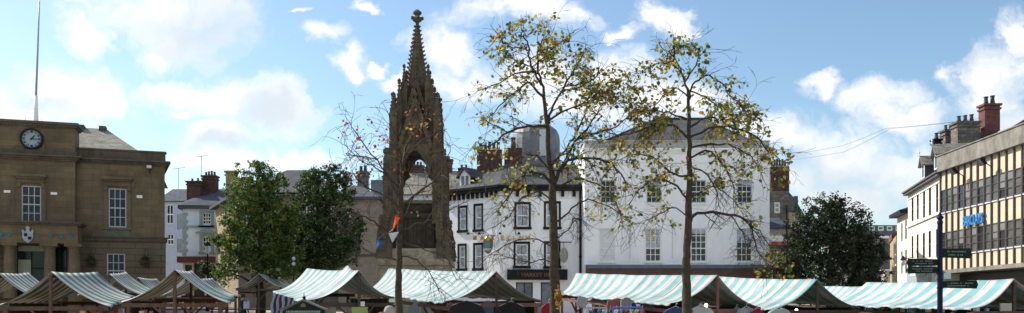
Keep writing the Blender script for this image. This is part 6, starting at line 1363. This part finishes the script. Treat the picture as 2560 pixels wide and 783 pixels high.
# ------------------------------------------------------------------ fingerpost
def fingerpost():
    D = 18.5; b = P(2350,0,D); root = thing('fingerpost', 'dark blue fingerpost with dark green direction arms', 'signpost', (b.x,b.y,0)); z = lambda y: P(0,y,D).z
    m = MB(); m.lathe((b.x,b.y,0), [(.11,0),(.11,.5),(.075,.6),(.055,.7),(.052,z(560)),(.065,z(556)),(.05,z(552)),(.045,z(549)),(.075,z(545)),(.06,z(541)),(.03,z(538)),(.035,z(536)),(.01,z(531))], 16); m.build('post', NAVY_P, root, smooth=False)
    for yy in (645,686,700,722): m = MB(); m.lathe((b.x,b.y,z(yy)), [(.064,0),(.064,.03)], 14); m.build('collar', NAVY_P, root)
    FG = mat('dark_green_finger', (0.005,0.016,0.010), 0.6, 0.15, spec=0.12); FT = mat('grey_finger_lettering', (0.13,0.145,0.135), 0.6, 0.2)
    def arm(x0, x1, y0, y1, yaw, tx=True):
        s = 1 if x1 > x0 else -1; Ln = abs(x1-x0)*D/F; h = abs(y1-y0)*D/F; t = Vector((math.cos(yaw)*s, math.sin(yaw)*s, 0)); n = Vector((-t.y,t.x,0))*(-1 if s > 0 else 1)
        if n.y > 0: n = -n
        o = Vector((b.x,b.y,z(y1)))+t*.06; prof = [(0,0),(Ln-.05,0),(Ln-.03,-.015),(Ln,h/2),(Ln-.03,h+.015),(Ln-.05,h),(0,h)]; m = MB()
        m.hull([o+t*a+Vector((0,0,c))+n*e for a, c in prof for e in (-.018,.018)]); a_ = m.build('direction_arm', FG, root)
        if tx:
            m = MB(); random.seed(int(y0))
            for row in (0.60, .22):
                x = Ln*.12+random.random()*.05
                while x < Ln*(.85 if row > .5 else .7):
                    w = random.uniform(.012,.03)
                    if random.random() > .12: m.hull([o+t*(x+e1)+Vector((0,0,h*row+e2))+n*e3 for e1 in (0,w) for e2 in (0,h*.17) for e3 in (.0185,.022)])
                    x += w+.010
            m.build('lettering', FT, a_)
    arm(2358,2436,622,644,R(8), True); arm(2342,2268,648,664,R(-4)); arm(2342,2262,668,683,R(6)); arm(2358,2443,703,720,R(-3))
    m = MB(); q = P(2366,690,D); m.hull([q+Vector((x,y,zz)) for x in (-.06,.09) for y in (-.012,.012) for zz in (-.06,.06)]); m.build('small_plate', mat('pale_teal_plate', (0.36,0.48,0.50), 0.4, 0.1), root)
fingerpost()
# ------------------------------------------------------------------ notice board
def notice():
    D = 12.5; a = P(760,752,D); root = thing('notice_board', 'dark green gabled notice board with a spiked ball finial', 'notice board', (a.x,a.y,0)); k = D/F; t = Vector((1,0,0)); Z = Vector((0,0,1))
    e = .055; w = 54*k; dz = -23*k
    m = MB(); m.hull([a+Vector((x,y,zz)) for (x,zz) in ((0,-.01),(-w*.95,dz-.01),(w*.95,dz-.01),(-w*.95,-1.2),(w*.95,-1.2)) for y in (-e,e)]); m.build('cabinet', GREEN_P, root)
    for s in (-1,1):
        m = MB(); p, q = a+Z*.012, a+Vector((s*w*1.06,0,dz*1.06+.012)); m.hull([v+Vector((0,y,zz)) for v in (p,q) for y in (-.09,.09) for zz in (-.012,.008)]); m.build('gable_board', mat('grey_green_paint', (0.09,0.11,0.095), 0.5, 0.2), root)
    m = MB(); m.lathe(a+Z*.0, [(.022,0),(.03,.02),(.018,.035),(.03,.05),(.012,.065),(.006,.07),(.004,.11)], 12); m.build('finial', NAVY_P, root)
    m = MB(); m.lathe(a+Vector((0,-.058,-.07)), [(.045,-.02),(.03,0),(.04,.015),(.01,.04)], 10, sy=.2); m.build('emblem', mat('dull_gilt', (0.14,0.08,0.03), 0.6, 0.2), root)
    m = MB(); random.seed(8); x = -w*.78
    while x < w*.78:
        ww = random.uniform(.012,.022); m.hull([a+Vector((x+i,-.0555-j,-.170+h)) for i in (0,ww) for j in (0,.004) for h in (0,.03)]); x += ww+.008
    m.build('lettering', mat('grey_letter_paint', (0.22,0.24,0.23), 0.6, 0.2), root)
    for s in (-1,1): m = MB(); m.bar(a+Vector((s*w*.8,0,-1.2)), Vector((a.x+s*w*.8,a.y,0)), .07); m.build('post', GREEN_P, root)
notice()
# white globe lamps between the trees
b = P(734,0,43); b.z = gz(43); lp = thing('globe_lamp', 'lamp post with two small white globes between the green trees', 'street lamp', b)
m = MB(); m.lathe(b, [(.09,0),(.07,.5),(.045,.6),(.04,P(0,668,43).z-b.z)], 10); m.build('post', BLACK_P, lp)
for y in (647,660):
    q = P(734,y,43); m = MB(); m.lathe(q, [(.02,-.10),(.07,-.06),(.10,0),(.07,.06),(.02,.10)], 12); m.build('globe', mat('grey_globe', (0.38,0.42,0.46), 0.3, 0.05), lp, smooth=True)

# ------------------------------------------------------------------ people
SKIN = mat('skin', (0.46,0.27,0.20), 0.6, 0.08); HAIR = mat('dark_hair', (0.03,0.022,0.016), 0.7, 0.2)
def person(label, x, y, rz, h, top, legs, cap=None, arm_pose='walk', bag=None):
    g = gz(y); root = thing('person', label, 'person', (x, y, g)); s = h/1.75
    J = {'pel':(0,0,.95),'wai':(0,0,1.1),'che':(0,.01,1.32),'nec':(0,.01,1.5),'hd0':(0,-.0,1.58),'hd1':(0,-.01,1.66),'hd2':(0,-.0,1.72),
         'ls':(-.19,.0,1.42),'le':(-.26,.06,1.14),'lw':(-.24,-.08,.92),'lh':(-.235,-.13,.85),'rs':(.19,0,1.42),'re':(.26,.02,1.14),'rw':(.25,-.10,.94),'rh':(.245,-.14,.86),
         'lt':(-.10,0,.88),'lk':(-.11,-.08,.5),'la':(-.11,.06,.09),'lf':(-.12,-.10,.03),'rt':(.10,0,.88),'rk':(.11,-.05,.5),'ra':(.11,-.10,.09),'rf':(.12,-.27,.03)}
    Rd = {'pel':.15,'wai':.135,'che':.155,'nec':.06,'hd0':.075,'hd1':.098,'hd2':.085,'ls':.07,'le':.045,'lw':.032,'lh':.035,'rs':.07,'re':.045,'rw':.032,'rh':.035,'lt':.095,'lk':.06,'la':.042,'lf':.04,'rt':.095,'rk':.06,'ra':.042,'rf':.04}
    E = [('pel','wai'),('wai','che'),('che','nec'),('nec','hd0'),('hd0','hd1'),('hd1','hd2'),('che','ls'),('ls','le'),('le','lw'),('lw','lh'),('che','rs'),('rs','re'),('re','rw'),('rw','rh'),('pel','lt'),('lt','lk'),('lk','la'),('la','lf'),('pel','rt'),('rt','rk'),('rk','ra'),('ra','rf')]
    names = list(J); 
    for sd2, wv, sg in (('l','lh',-1),('r','rh',1)):      # fingers and thumb, each its own chain from the palm
        hx, hy, hz = J[wv]
        for i, (dy, ln) in enumerate(((-.035,.06),(-.012,.075),(.012,.072),(.034,.055))):
            a, bb = '%sf%da' % (sd2,i), '%sf%db' % (sd2,i); J[a] = (hx, hy+dy, hz-.035-ln*.5); J[bb] = (hx-sg*.012, hy+dy-.01, hz-.04-ln); Rd[a] = .010; Rd[bb] = .008; E += [(wv,a),(a,bb)]
        a, bb = sd2+'ta', sd2+'tb'; J[a] = (hx-sg*.015, hy-.045, hz-.005); J[bb] = (hx-sg*.02, hy-.065, hz-.045); Rd[a] = .012; Rd[bb] = .010; E += [(wv,a),(a,bb)]
    names = list(J); c, sn = math.cos(rz), math.sin(rz)
    me = bpy.data.meshes.new('body'); me.from_pydata([((J[k][0]*c-J[k][1]*sn)*s, (J[k][0]*sn+J[k][1]*c)*s, J[k][2]*s) for k in names], [(names.index(a), names.index(b_)) for a, b_ in E], [])
    o = bpy.data.objects.new('body', me); COL.objects.link(o); o.parent = root; md = o.modifiers.new('skin','SKIN'); md.use_smooth_shade = True
    for i, k in enumerate(names): me.skin_vertices[0].data[i].radius = (Rd[k]*s*(.85 if k in ('pel','wai','che') else 1), Rd[k]*s)
    me.skin_vertices[0].data[0].use_root = True
    ss = o.modifiers.new('sub','SUBSURF'); ss.levels = 1; ss.render_levels = 1
    # bake so that clothing zones can be coloured by height
    bpy.context.view_layer.update(); ev = o.evaluated_get(bpy.context.evaluated_depsgraph_get()); nm = bpy.data.meshes.new_from_object(ev); o.modifiers.clear(); o.data = nm
    nm.materials.clear(); [nm.materials.append(q) for q in (SKIN, top, legs, BLACK_P)]
    for p in nm.polygons:
        z = p.center.z/s; r = math.hypot(p.center.x, p.center.y)/s
        p.material_index = 3 if z < .10 else (2 if (z < .92 and r < .22) else (1 if (z < 1.49 and not (z < .90 and r > .22)) else 0)); p.use_smooth = True
    def q3(x_, y_, z_): return Vector((x+(x_*c-y_*sn)*s, y+(x_*sn+y_*c)*s, g+z_*s))
    m = MB(); m.lathe(q3(0,.012,1.60), [(.098*s,0),(.112*s,.05*s),(.108*s,.10*s),(.085*s,.155*s),(.04*s,.185*s),(.005,.19*s)], 14, sy=1.05); hr = m.build('hair' if not cap else 'cap', cap or HAIR, root, smooth=True)
    if cap: m = MB(); m.hull([q3(i*.07,-.10,1.655) for i in (-1,1)]+[q3(i*.05,-.19,1.645) for i in (-1,1)]+[q3(i*.07,-.10,1.665) for i in (-1,1)]+[q3(i*.05,-.19,1.655) for i in (-1,1)]); m.build('peak', mat('pink_peak', (0.45,0.16,0.17), 0.7, 0.1), hr)
    m = MB()
    m.hull([q3(-.014,-.10,1.62), q3(.014,-.10,1.62), q3(0,-.125,1.62), q3(0,-.095,1.67), q3(0,-.10,1.61)]); m.build('nose', SKIN, root)
    for sg in (-1,1): m = MB(); m.lathe(q3(sg*.035,-.098,1.655), [(.002,-.008),(.010,0),(.002,.008)], 6); m.build('eye', BLACK_P, root)
    for sg in (-1,1): m = MB(); m.lathe(q3(sg*.10,.0,1.64), [(.004,-.03),(.016,0),(.004,.03)], 6); m.build('ear', SKIN, root)
    m = MB(); m.hull([q3(sg*.022,-.099,z_) for sg in (-1,1) for z_ in (1.588,1.596)]+[q3(0,-.108,1.592)]); m.build('mouth', mat('lip', (0.30,0.10,0.09), 0.6, 0.05), root)
    return root
pp = P(608,0,43); person('person in black coat walking past the small distant stall', pp.x, pp.y, R(160), 1.72, cloth('black_coat',(0.018,0.018,0.022)), cloth('dark_trousers',(0.02,0.022,0.03)))
q = P(617,762,42.8); m = MB(); m.hull([q+Vector((a*.14,b*.07,c)) for a in (-1,1) for b in (-1,1) for c in (-.2,.16)]); m.tube([q+Vector((-.1,0,.16)), q+Vector((-.03,0,.32)), q+Vector((.1,0,.16))], .012, 5); tag(m.build('carrier_bag', mat('pale_blue_bag', (0.40,0.46,0.58), 0.5, 0.1)), 'pale blue carrier bag beside the person in black', 'bag')
pp = P(972,0,16.3); person('person in grey cap, only the top of the head in view by the bare tree', pp.x, pp.y, R(-70), 1.64, cloth('grey_anorak',(0.12,0.13,0.15)), cloth('dark_trousers',(0.02,0.022,0.03)), cap=mat('grey_cap_cloth', (0.30,0.28,0.24), 0.9, 0.2, 20.0))
